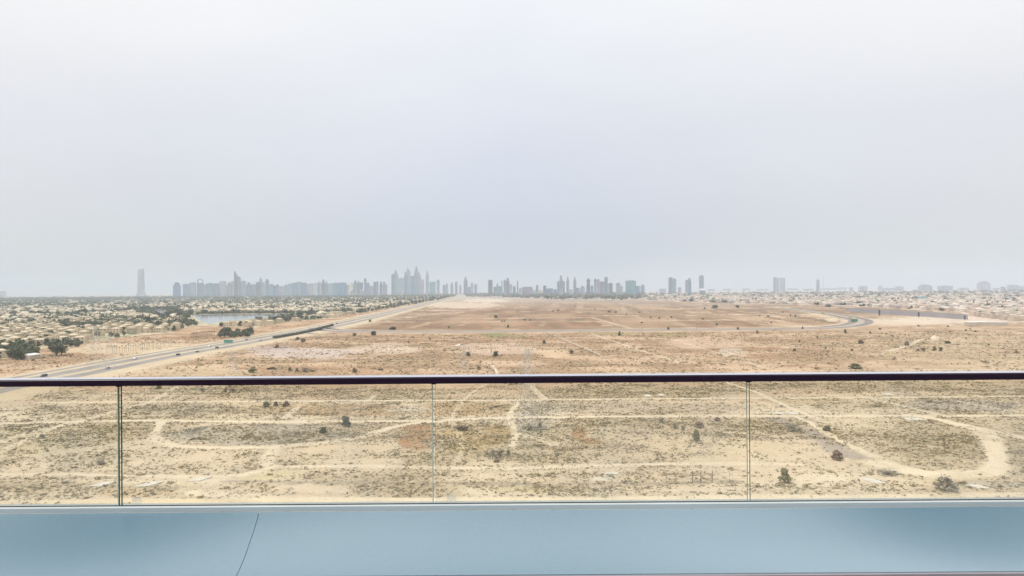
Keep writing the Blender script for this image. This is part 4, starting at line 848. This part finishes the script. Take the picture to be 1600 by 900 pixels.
# works at the road bend
def crate(px, py, wp, hp_, label, colr, name, cat):
    g = G(px, py); sc = g.y / 1000; L = wp * sc; hh = hp_ * sc; o = thing(name, label, cat, g, .12); m_ = mat(name + str(colr), colr, .7, .15, .3)
    mb = MB()
    for i in range(int(L / 2.4)): mb.box(-L / 2 + 1.2 + i * 2.4, 0, .3, 2.3, .12, hh - .3)
    link("panel", mb.mesh("panel", m_), o); pm = MB()
    for i in range(int(L / 2.4) + 1): pm.box(-L / 2 + i * 2.4, .15, 0, .12, .12, hh + .2)
    link("post", pm.mesh("post", roofm), o)
crate(1336, 503, 13, 4.5, "green site hoarding on the outside of the road bend", (.07, .22, .17), "site_hoarding", "hoarding")
crate(1329, 498, 6, 2.5, "yellow barrier left of the green hoarding", (.55, .45, .08), "yellow_barrier", "barrier"); crate(1313, 497, 5, 2.2, "yellow barrier on the inside of the road bend", (.55, .45, .08), "yellow_barrier", "barrier")
crate(1286, 490, 5, 2.6, "yellow barrier farthest back by the road bend", (.55, .47, .12), "yellow_barrier", "barrier")
# low wall pieces at left
lw = G(92, 540); lr = G(128, 534); o = thing("garden_wall", "low pale wall closing the villas beside the sand at left", "wall", lw, math.atan2(lr.y - lw.y, lr.x - lw.x)); L = (lr - lw).length
link("wall", MB().box(L / 2, 0, 0, L, .4, 2.6).mesh("wall", mat("pale wall", (.55, .5, .42), .9)), o); link("coping", MB().box(L / 2, 0, 2.6, L, .6, .2).mesh("coping", white), o)
g = G(96, 541); o = thing("white_marker", "white upright post by the pale wall at left", "post", g); link("shaft", MB().box(0, 0, 0, .9, .9, 7).mesh("shaft", white), o); link("cap", MB().box(0, 0, 7, 1.2, 1.2, .4).mesh("cap", white), o)
g = G(277, 514.5); o = thing("white_hut", "small white gabled hut beside the trees below the lake", "hut", g)
link("wall", MB().box(0, 0, 0, 7, 5, 3).mesh("wall", white), o); link("roof", MB().prism([(-4, 3.01), (4, 3.01), (0, 5.5)], -3, 3).mesh("roof", white), o)
# row of pale posts on the sand
pm_ = mat("pale weathered post", (.42, .37, .30), .9, .2, 2); 
me_a = MB().tube((0, 0, 0), (0, 0, 6.2), .22, .16, 6).mesh("post shaft", pm_); me_b = leaf_cloud([(0, 0, 6.2, .8)], 26, .35, 8); me_b = np_mesh("post top", me_b[0], me_b[1], GREENS['grey'])
for i in range(26):
    g = G(176 + i * 3.6 + random.uniform(-1, 1), 552.5 - i * .42 + random.uniform(-.6, .6)); o = thing("bare_palm", f"pale bare young palm in the long row on sand, {nth(i + 1)} from left", "tree", g, 0, "bare young palms on the sand", random.uniform(.75, 1.15))
    link("trunk", me_a, o); link("crown", me_b, o)

# ------------------------------------------------------------------ pylons
steel = mat("galvanised steel", (.50, .49, .46), .6, .1, 1, metal=.3)
def pylon(px, py, ytop, basew, label, th=.1):
    th *= .9 if py > 600 else .62
    g = G(px, py); hh = (py - ytop) * g.y / 1000 * 1.0; o = thing("lattice_pylon", label, "pylon", g, .35, "lattice pylons")
    lv = [0, .16, .31, .44, .56, .66, .75, .83, .9, 1.0]; wd = lambda t: basew * (1 - t) ** 1.15 * .5 + .55
    lat = MB(); 
    for sx, sy in ((1, 1), (1, -1), (-1, 1), (-1, -1)):
        leg = MB()
        for a_, b_ in zip(lv[:-1], lv[1:]): leg.tube((sx * wd(a_), sy * wd(a_), a_ * hh), (sx * wd(b_), sy * wd(b_), b_ * hh), th, None, 4)
        link("leg", leg.mesh("pylon leg", steel), o)
    cs = [(1, 1), (1, -1), (-1, -1), (-1, 1)]
    for a_, b_ in zip(lv[:-1], lv[1:]):
        for k_ in range(4):
            p, q = cs[k_], cs[(k_ + 1) % 4]
            P0 = (p[0] * wd(a_), p[1] * wd(a_), a_ * hh); Q1 = (q[0] * wd(b_), q[1] * wd(b_), b_ * hh); Q0 = (q[0] * wd(a_), q[1] * wd(a_), a_ * hh); P1 = (p[0] * wd(b_), p[1] * wd(b_), b_ * hh)
            lat.tube(P0, Q1, th * .6, None, 3); lat.tube(Q0, P1, th * .6, None, 3); lat.tube(P1, Q1, th * .6, None, 3)
    link("bracing", lat.mesh("pylon bracing", steel), o)
    for t, l in ((.66, 4.2), (.79, 5.2), (.92, 3.8)):
        arm = MB()
        for s_ in (-1, 1):
            for e in (-1, 1):
                arm.tube((s_ * wd(t), e * wd(t), t * hh), (s_ * l, 0, t * hh + .3), th * .7, None, 3); arm.tube((s_ * wd(t), e * wd(t), t * hh + 1.4), (s_ * l, 0, t * hh + .3), th * .6, None, 3)
            arm.tube((s_ * l, 0, t * hh + .3), (s_ * l, 0, t * hh - 1.3), .12, None, 5)
        link("cross_arm", arm.mesh("cross arm", steel), o)
pylon(825, 672, 545, 6.5, "tallest grey lattice pylon, rising across the handrail in the middle"); pylon(726, 577, 539, 4, "small faint lattice pylon beside a dark bush left of middle", .11)
pylon(150, 577, 507, 11, "wide faint lattice pylon over the highway at far left", .13); pylon(171, 574, 522, 6, "narrower faint lattice pylon just right of the wide one", .1); pylon(365, 583, 549, 6, "faint squat lattice pylon right of the highway", .12)

# ------------------------------------------------------------------ wire fence near the balcony
fm = mat("rusty fence steel", (.16, .14, .12), .8, .2, 2)
f0 = G(1030, 755); f1 = G(1165, 754); o = thing("wire_fence", "thin wire fence with dark posts on the sand left of the right joint", "fence", f0, math.atan2(f1.y - f0.y, f1.x - f0.x)); L = (f1 - f0).length
for px, hh, r_ in ((1041, 3, .05), (1082, 3.7, .13), (1095, 3.4, .10), (1113, 3.9, .11), (1140, 3, .05)):
    t = (px - 1030) / 135 * L; link("post", MB().tube((t, 0, 0), (t, 0, hh), r_, None, 6).mesh("fence post", fm), o)
wr = MB()
for z in (1.2, 2.2, 3.0): wr.tube((0, 0, z), (L, 0, z), .022, None, 3)
link("wire", wr.mesh("fence wire", fm), o)
# concrete slabs lying on the sand
slabm = mat("weathered white concrete", (.58, .545, .48), .9, .2, .8, bump=.3)
def slab(px, py, wpx, hpx, skew, label):
    g = G(px, py); sc = g.y / 1000; w_ = wpx * sc; d_ = hpx * g.y ** 2 / 60000; sk = skew * sc
    pts_ = [(-w_ / 2 - sk, -d_ / 2), (w_ / 2 - sk - w_ * .05, -d_ / 2), (w_ / 2 + sk, d_ / 2 * .9), (-w_ / 2 + sk + w_ * .1, d_ / 2)]
    V_ = [(x, y, 0) for x, y in pts_] + [(x * .98, y * .98, .28) for x, y in pts_]
    o = thing("concrete_slab", label, "slab", (g.x, g.y, 0), 0)
    link("slab_body", MB().add(V_, [(4, 5, 6, 7), (0, 1, 5, 4), (1, 2, 6, 5), (2, 3, 7, 6), (3, 0, 4, 7)]).mesh("slab body", slabm), o)
slab(160, 757, 22, 7, 4, "white concrete slab left of the left glass joint"); slab(233, 757, 22, 8, 6, "white concrete slab just right of the left glass joint"); slab(311, 749.5, 20, 6, 5, "white concrete slab right of two others near the balcony")
slab(1363, 752, 22, 8, -5, "white concrete slab beside the low grey bush at right"); slab(1528, 761, 20, 6, -4, "white concrete slab right of the broad grey bush"); slab(1012, 618.5, 11, 3, 0, "small white slab, left of a pair above the straight track")
slab(1033, 617.5, 9, 2.5, 0, "small white slab, right of a pair above the straight track"); slab(1238, 646, 16, 4, -1, "pale slab at the crossing of two sand tracks"); slab(1215, 646, 14, 3, -1, "pale slab left of the sand track crossing")
slab(1387, 616.5, 13, 3, 0, "small white slab under the handrail at right"); slab(956, 740, 22, 3.5, 2, "long pale slab lying in the scrub near the middle"); slab(716, 539, 7, 3, 0, "tiny white slab left of the small pylon"); slab(1428, 655, 30, 4, -2, "broad pale broken slab by the track at right")

# ------------------------------------------------------------------ cars on the highway
tyre = mat("tyre", (.02, .02, .02), .9, .1); cg = mat("car glass", (.03, .035, .04), .1, .05, spec=.6)
def car_kit(kind, paintm):
    if kind == 0: prof = [(-2.2, .35), (2.2, .35), (2.25, .75), (1.3, .95), (.7, 1.42), (-.9, 1.42), (-1.6, 1.0), (-2.25, .95)]
    else: prof = [(-2.4, .4), (2.4, .4), (2.42, .95), (1.4, 1.1), (.9, 1.78), (-2.1, 1.78), (-2.4, 1.1)]
    z0, z1 = (1.0, 1.36) if kind == 0 else (1.14, 1.7); gp = [(-1.45, z0), (1.15, z0), (.68, z1), (-.85, z1)] if kind == 0 else [(-2.2, z0), (1.3, z0), (.86, z1), (-2.0, z1)]
    wh = MB().tube((0, -.11, 0), (0, .11, 0), .33, None, 12)
    return (MB().prism(prof, -.88, .88).mesh("car body", paintm), MB().prism(gp, -.895, .895).mesh("car windows", cg), wh.mesh("car wheel", tyre))
KITS = [car_kit(0, mat("white car paint", (.7, .7, .69), .3, .02)), car_kit(1, mat("dark car paint", (.05, .05, .06), .3, .02)), car_kit(1, mat("silver car paint", (.42, .42, .43), .3, .02)), car_kit(0, mat("grey car paint", (.12, .12, .13), .3, .02))]
KN = ["white saloon", "dark off-roader", "silver off-roader", "dark grey saloon"]
def car(px, off, kit, label, flip=0):
    # travels along the highway: nearest centre-line point for that pixel column
    for a_, b_, pa, pb in zip(gHWY[:-1], gHWY[1:], HWY[:-1], HWY[1:]):
        if pa[0] <= px <= pb[0]:
            t = (px - pa[0]) / (pb[0] - pa[0]); g = GP([(px, pa[1] + (pb[1] - pa[1]) * t)])[0]; d = (b_ - a_) / np.linalg.norm(b_ - a_); nrm = np.array([d[1], -d[0]]); g = g + nrm * off
            o = thing("car", label, "car", (g[0], g[1], .06), math.atan2(d[1], d[0]) + flip * math.pi, "cars on the highway"); b_, w2, wh = KITS[kit]
            link("body", b_, o); link("windows", w2, o)
            for x in (-1.4, 1.4):
                for y in (-.82, .82): link("wheel", wh, o, (x, y, .33))
            return
for px, off, kt, lab in ((150, 9, 2, "silver off-roader nearest the handrail on the near carriageway"), (232, -12, 0, "white saloon on the far carriageway below the bare palms"), (262, 10, 1, "dark off-roader on the near carriageway, left of two others"), (290, 12, 3, "dark grey saloon on the near carriageway, middle of three"),
                         (325, 10, 1, "dark off-roader on the near carriageway, right of three"), (340, -9, 0, "white saloon on the far carriageway before the green sign"), (392, 12, 2, "silver off-roader passing right of the green sign"), (400, -12, 3, "dark grey saloon on the far carriageway by the grove"),
                         (455, 10, 0, "white saloon on the highway beside the long hedge"), (535, -10, 1, "dark off-roader on the highway beyond the long hedge"), (560, 9, 0, "white saloon far along the highway beyond the cross road"), (90, -10, 1, "dark off-roader on the far carriageway at far left")):
    car(px, off, kt, lab, 0 if off > 0 else 1)
# green overhead sign
g = G(357, 544); sg = thing("road_sign", "green overhead direction sign on posts above the highway", "sign", (g.x, g.y, 0)); grn = mat("green sign face", (.09, .27, .21), .5, .1, .3)
link("sign_panel", MB().box(0, 0, 5.4, 9.5, .25, 3.6).mesh("sign panel", grn), sg); link("border", MB().box(0, -.14, 8.75, 9.2, .04, .12).box(0, -.14, 5.5, 9.2, .04, .12).box(4.55, -.14, 5.62, .12, .04, 3.13).box(-4.55, -.14, 5.62, .12, .04, 3.13).mesh("sign border", paint), sg)
for s_ in (-1, 1): link("post", MB().tube((s_ * 3.6, .3, 0), (s_ * 3.6, .3, 9), .2, None, 8).mesh("sign post", steel), sg)

# ------------------------------------------------------------------ balcony
YR = 3.0; LX = 7.0
zt, zb = H - .1365 * YR, H - .1468 * YR
railm = bpy.data.materials.new("dark handrail paint"); railm.use_nodes = True; rb = railm.node_tree.nodes['Principled BSDF']
rb.inputs['Base Color'].default_value = (.018, .008, .022, 1); rb.inputs['Roughness'].default_value = .3; rb.inputs['Metallic'].default_value = .0; rb.inputs['IOR'].default_value = 1.4
rail = thing("balcony_railing", "frameless glass balcony railing with dark handrail", "railing", (0, YR + .03, H - 1.04))
oz = H - 1.04; oy = YR + .03
bv = MB(); hwd = .07; c_ = .004
prof = [(0, zb), (hwd, zb), (hwd, zt - c_), (hwd - c_, zt), (c_, zt), (0, zt - c_)]
Vr = [(-LX, YR + a_ - oy, z - oz) for a_, z in prof] + [(LX, YR + a_ - oy, z - oz) for a_, z in prof]; n_ = len(prof)
link("handrail", MB().add(Vr, [tuple(range(n_)), tuple(range(2 * n_ - 1, n_ - 1, -1))] + [(i, i + n_, (i + 1) % n_ + n_, (i + 1) % n_) for i in range(n_)]).mesh("handrail", railm), rail)
link("sky_sheen_strip", MB().box(0, YR + hwd / 2 - oy, zt + .0005 - oz, 2 * LX, hwd - .004, .0012).mesh("sky sheen strip", mat("added sky sheen metal", (.86, .85, .92), .28, .03, 3, metal=1)), rail)  # bright metal strip added to imitate sky sheen on the dark rail's top
glm = bpy.data.materials.new("laminated glass"); glm.use_nodes = True; gn = glm.node_tree; gn.nodes.clear()
go = gn.nodes.new("ShaderNodeOutputMaterial"); gt = gn.nodes.new("ShaderNodeBsdfTransparent"); gg = gn.nodes.new("ShaderNodeBsdfGlossy"); gm_ = gn.nodes.new("ShaderNodeMixShader"); fr = gn.nodes.new("ShaderNodeFresnel")
gt.inputs[0].default_value = (.985, .98, .95, 1); gg.inputs['Roughness'].default_value = .01; fr.inputs[0].default_value = 1.45
fm2 = gn.nodes.new("ShaderNodeMath"); fm2.operation = 'MULTIPLY'; fm2.inputs[1].default_value = .8
gn.links.new(fr.outputs[0], fm2.inputs[0]); gn.links.new(fm2.outputs[0], gm_.inputs[0]); gn.links.new(gt.outputs[0], gm_.inputs[1]); gn.links.new(gg.outputs[0], gm_.inputs[2]); gdf = gn.nodes.new("ShaderNodeBsdfDiffuse"); gdf.inputs[0].default_value = (.8, .8, .74, 1); gtc = gn.nodes.new("ShaderNodeTexCoord"); gno = gn.nodes.new("ShaderNodeTexNoise"); gno.inputs['Scale'].default_value = 3.5; gno.inputs['Detail'].default_value = 6
gmp = gn.nodes.new("ShaderNodeMapping"); gmp.inputs['Scale'].default_value = (1, 1, .5); gn.links.new(gtc.outputs['Object'], gmp.inputs[0]); gn.links.new(gmp.outputs[0], gno.inputs[0])
gmr = gn.nodes.new("ShaderNodeMapRange"); gmr.inputs[1].default_value = .35; gmr.inputs[2].default_value = .8; gmr.inputs[3].default_value = .01; gmr.inputs[4].default_value = .14; gn.links.new(gno.outputs[0], gmr.inputs[0])
gm2 = gn.nodes.new("ShaderNodeMixShader"); gn.links.new(gmr.outputs[0], gm2.inputs[0]); gn.links.new(gm_.outputs[0], gm2.inputs[1]); gn.links.new(gdf.outputs[0], gm2.inputs[2]); gn.links.new(gm2.outputs[0], go.inputs[0])
edge = mat("green glass edge", (.035, .13, .085), .35, .25, 6); edge2 = mat("pale green bevel", (.45, .56, .50), .3, .1, 5)
stickm = bpy.data.materials.new("clear film"); stickm.use_nodes = True; sn_ = stickm.node_tree; sb_ = sn_.nodes['Principled BSDF']; sb_.inputs['Base Color'].default_value = (.75, .76, .68, 1); sb_.inputs['Alpha'].default_value = .28
zg0, zg1 = H - .3372 * (YR + .035), zb + .012
joints = [-6.321, -4.834, -3.347, -1.860, -.373, 1.114, 2.601, 4.088, 5.575]
for a_, b_ in zip(joints[:-1], joints[1:]):
    gap = .006; x0, x1 = a_ + gap, b_ - gap; y0, y1 = YR + .0265, YR + .0385; cxp = (x0 + x1) / 2
    mb = MB()
    mb.add([(x0, y0, zg0), (x1, y0, zg0), (x1, y0, zg1), (x0, y0, zg1)], [(0, 1, 2, 3)], 0)
    mb.add([(x0, y0, zg0), (x0, y1, zg0), (x0, y1, zg1), (x0, y0, zg1)], [(0, 1, 2, 3)], 1)
    mb.add([(x1, y0, zg0), (x1, y1, zg0), (x1, y1, zg1), (x1, y0, zg1)], [(0, 1, 2, 3)], 1)
    mb.add([(x0, y1, zg0), (x1, y1, zg0), (x1, y1, zg1), (x0, y1, zg1)], [(0, 3, 2, 1)], 0)
    mb.v = [(x, y - oy, z - oz) for x, y, z in mb.v]
    p = link("glass_panel", mb.mesh("glass panel", glm, edge), rail)
    # thin polished arris down both edges
    ar = MB().box(x1 - .0015, y0 - .0008 - oy, zg0 - oz, .003, .0012, zg1 - zg0); link("polished_edge", ar.mesh("polished edge", edge2), p)
    if a_ in (-1.860, -.373):
        st = MB().box(x0 + .075, y0 - .002 - oy, zg0 - oz + .02, .045, .0015, .035).mesh("clear sticker", stickm); link("sticker", st, p)
shoe = mat("pale aluminium channel", (.60, .66, .68), .45, .06, 2, metal=.2)
z_s0, z_s1 = H - .3446 * YR, H - .3372 * YR
link("base_channel", MB().box(0, YR + .012 - oy, z_s0 - oz, 2 * LX, .024, z_s1 - z_s0).box(0, YR + .058 - oy, z_s0 - oz, 2 * LX, .024, z_s1 - z_s0 - .002).mesh("base channel", shoe), rail)
gk = MB().box(0, YR + .0255 - oy, z_s1 - oz, 2 * LX, .003, .0035); link("gasket", gk.mesh("rubber gasket", mat("dark gasket", (.05, .05, .05), .8)), rail)
for jx in joints[1:-1]:
    link("clamp", MB().box(jx, YR + .0325 - oy, zb - .006 - oz, .022, .03, .009).mesh("clamp", mat("black clamp", (.02, .02, .022), .6)), rail)
# ledge: two sloping painted sheets meeting at a crooked seam
lm = bpy.data.materials.new("blue grey ledge coating"); lm.use_nodes = True; ln = lm.node_tree; lb = ln.nodes['Principled BSDF']
ltc = ln.nodes.new("ShaderNodeTexCoord"); lmp = ln.nodes.new("ShaderNodeMapping"); lmp.inputs['Scale'].default_value = (.32, .9, 1); ln.links.new(ltc.outputs['Object'], lmp.inputs[0])
lno = ln.nodes.new("ShaderNodeTexNoise"); lno.inputs['Scale'].default_value = 1.3; lno.inputs['Detail'].default_value = 0.6; ln.links.new(lmp.outputs[0], lno.inputs[0])
lr_ = ln.nodes.new("ShaderNodeValToRGB"); lr_.color_ramp.elements[0].position = .36; lr_.color_ramp.elements[0].color = (.15, .235, .29, 1); lr_.color_ramp.elements[1].position = .62; lr_.color_ramp.elements[1].color = (.24, .33, .395, 1)
ln.links.new(lno.outputs[0], lr_.inputs[0])
def painted_reflection(cx, r_, prev):  # soft dark patch by the glass: a reflection painted into the coating colour
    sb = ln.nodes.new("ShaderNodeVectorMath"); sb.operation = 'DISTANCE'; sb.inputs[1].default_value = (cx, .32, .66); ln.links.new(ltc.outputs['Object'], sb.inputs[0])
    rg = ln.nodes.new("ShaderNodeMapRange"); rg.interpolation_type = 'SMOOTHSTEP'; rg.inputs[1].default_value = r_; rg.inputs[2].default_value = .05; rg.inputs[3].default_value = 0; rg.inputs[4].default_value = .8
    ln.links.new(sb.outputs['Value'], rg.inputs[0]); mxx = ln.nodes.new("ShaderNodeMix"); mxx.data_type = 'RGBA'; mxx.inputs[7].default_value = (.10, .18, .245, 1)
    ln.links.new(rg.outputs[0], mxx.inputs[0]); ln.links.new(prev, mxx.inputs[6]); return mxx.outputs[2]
lcol = painted_reflection(2.0, .75, painted_reflection(-1.85, .8, painted_reflection(-3.2, .6, lr_.outputs[0])))
ldu = ln.nodes.new("ShaderNodeTexNoise"); ldu.inputs['Scale'].default_value = 60; ldu.inputs['Detail'].default_value = 5; ln.links.new(ltc.outputs['Object'], ldu.inputs[0])
ldr = ln.nodes.new("ShaderNodeMapRange"); ldr.inputs[1].default_value = .3; ldr.inputs[2].default_value = .7; ldr.inputs[3].default_value = .975; ldr.inputs[4].default_value = 1.025; ln.links.new(ldu.outputs[0], ldr.inputs[0])
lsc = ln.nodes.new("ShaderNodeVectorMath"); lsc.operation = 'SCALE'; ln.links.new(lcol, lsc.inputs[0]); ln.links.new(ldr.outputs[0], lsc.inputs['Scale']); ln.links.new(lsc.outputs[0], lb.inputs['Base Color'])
lb.inputs['Roughness'].default_value = .36
YN = 2.5; zf, zn = z_s0, H - .4455 * YN
led = thing("parapet", "blue grey coated balcony ledge with a crooked seam", "ledge", (0, 2.7, 58.3))
xn = (366 - 800) / 1000 * YN; xf = (403 - 800) / 1000 * YR
def cove(xl_near, xl_far, xr_near, xr_far, dz, th_, nm, m_, n_=44):
    """strip from the near lip to the glass, hollow in section; the xs give its slanting ends"""
    V_ = []; F_ = []
    for i in range(n_ + 1):
        t = i / n_; y = YN + (YR - .002 - YN) * t; z = zn + (zf - zn) * t ** 2 + dz; kx = .0015 * math.sin(t * 9) * (1 - t) * t * 2
        V_ += [(xl_near + (xl_far - xl_near) * t + (kx if xl_near > -5 else 0), y - 2.7, z - 58.3), (xr_near + (xr_far - xr_near) * t + (kx if xr_near < 5 else 0), y - 2.7, z - 58.3)]
    k = len(V_); V_ += [(x, y, z - th_) for x, y, z in V_]
    for i in range(n_):
        a = 2 * i; F_ += [(a, a + 1, a + 3, a + 2), (k + a, k + a + 2, k + a + 3, k + a + 1), (a, a + 2, k + a + 2, k + a), (a + 1, k + a + 1, k + a + 3, a + 3)]
    F_ += [(0, k, k + 1, 1), (2 * n_, 2 * n_ + 1, k + 2 * n_ + 1, k + 2 * n_)]
    me = MB().add(V_, F_).mesh(nm, m_); return link(nm, me, led)
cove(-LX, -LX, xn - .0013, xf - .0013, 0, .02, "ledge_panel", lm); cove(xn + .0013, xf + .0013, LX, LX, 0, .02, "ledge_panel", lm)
cove(xn - .006, xf - .006, xn + .006, xf + .006, -.009, .004, "seam_sealant", mat("dark sealant", (.10, .15, .18), .8))
link("upstand", MB().box(0, (YN + .02 + YR + .07) / 2 - 2.7, 0, 2 * LX, YR + .07 - YN - .02, zn - .03 - 58.3).mesh("upstand", mat("purple grey render", (.27, .25, .28), .85, .1, 4)), led)
link("edge_trim", MB().box(0, YN - .006 - 2.7, zn - 58.3 - .06, 2 * LX, .012, .056).mesh("edge trim", mat("purple grey trim", (.30, .28, .31), .6, .06, 6)), led)
tag(link("floor", MB().box(0, .6, 58.1, 2 * LX, 3.8, .2).mesh("floor", mat("balcony floor tile", (.33, .31, .30), .7, .08, 3))), kind='structure')
tag(link("wall_rear", MB().box(0, -1.4, 58.1, 2 * LX, .2, 3.2).mesh("wall_rear", mat("dark facade glazing", (.06, .06, .07), .4, .05))), kind='structure')

# ------------------------------------------------------------------ haze
hz_ = MB().box(0, 0, -1.0, 37000, 37000, 421.0)
hm = bpy.data.materials.new("haze"); hm.use_nodes = True; hn = hm.node_tree; hn.nodes.clear(); ho = hn.nodes.new("ShaderNodeOutputMaterial"); pv = hn.nodes.new("ShaderNodeVolumePrincipled")
pv.inputs['Color'].default_value = (.69, .775, .875, 1); pv.inputs['Density'].default_value = 1.1e-4; pv.inputs['Anisotropy'].default_value = 0.0
hn.links.new(pv.outputs[0], ho.inputs['Volume'])
tag(link("haze", hz_.mesh("haze", hm)), "pale dusty haze over the desert", None, None, 'stuff')
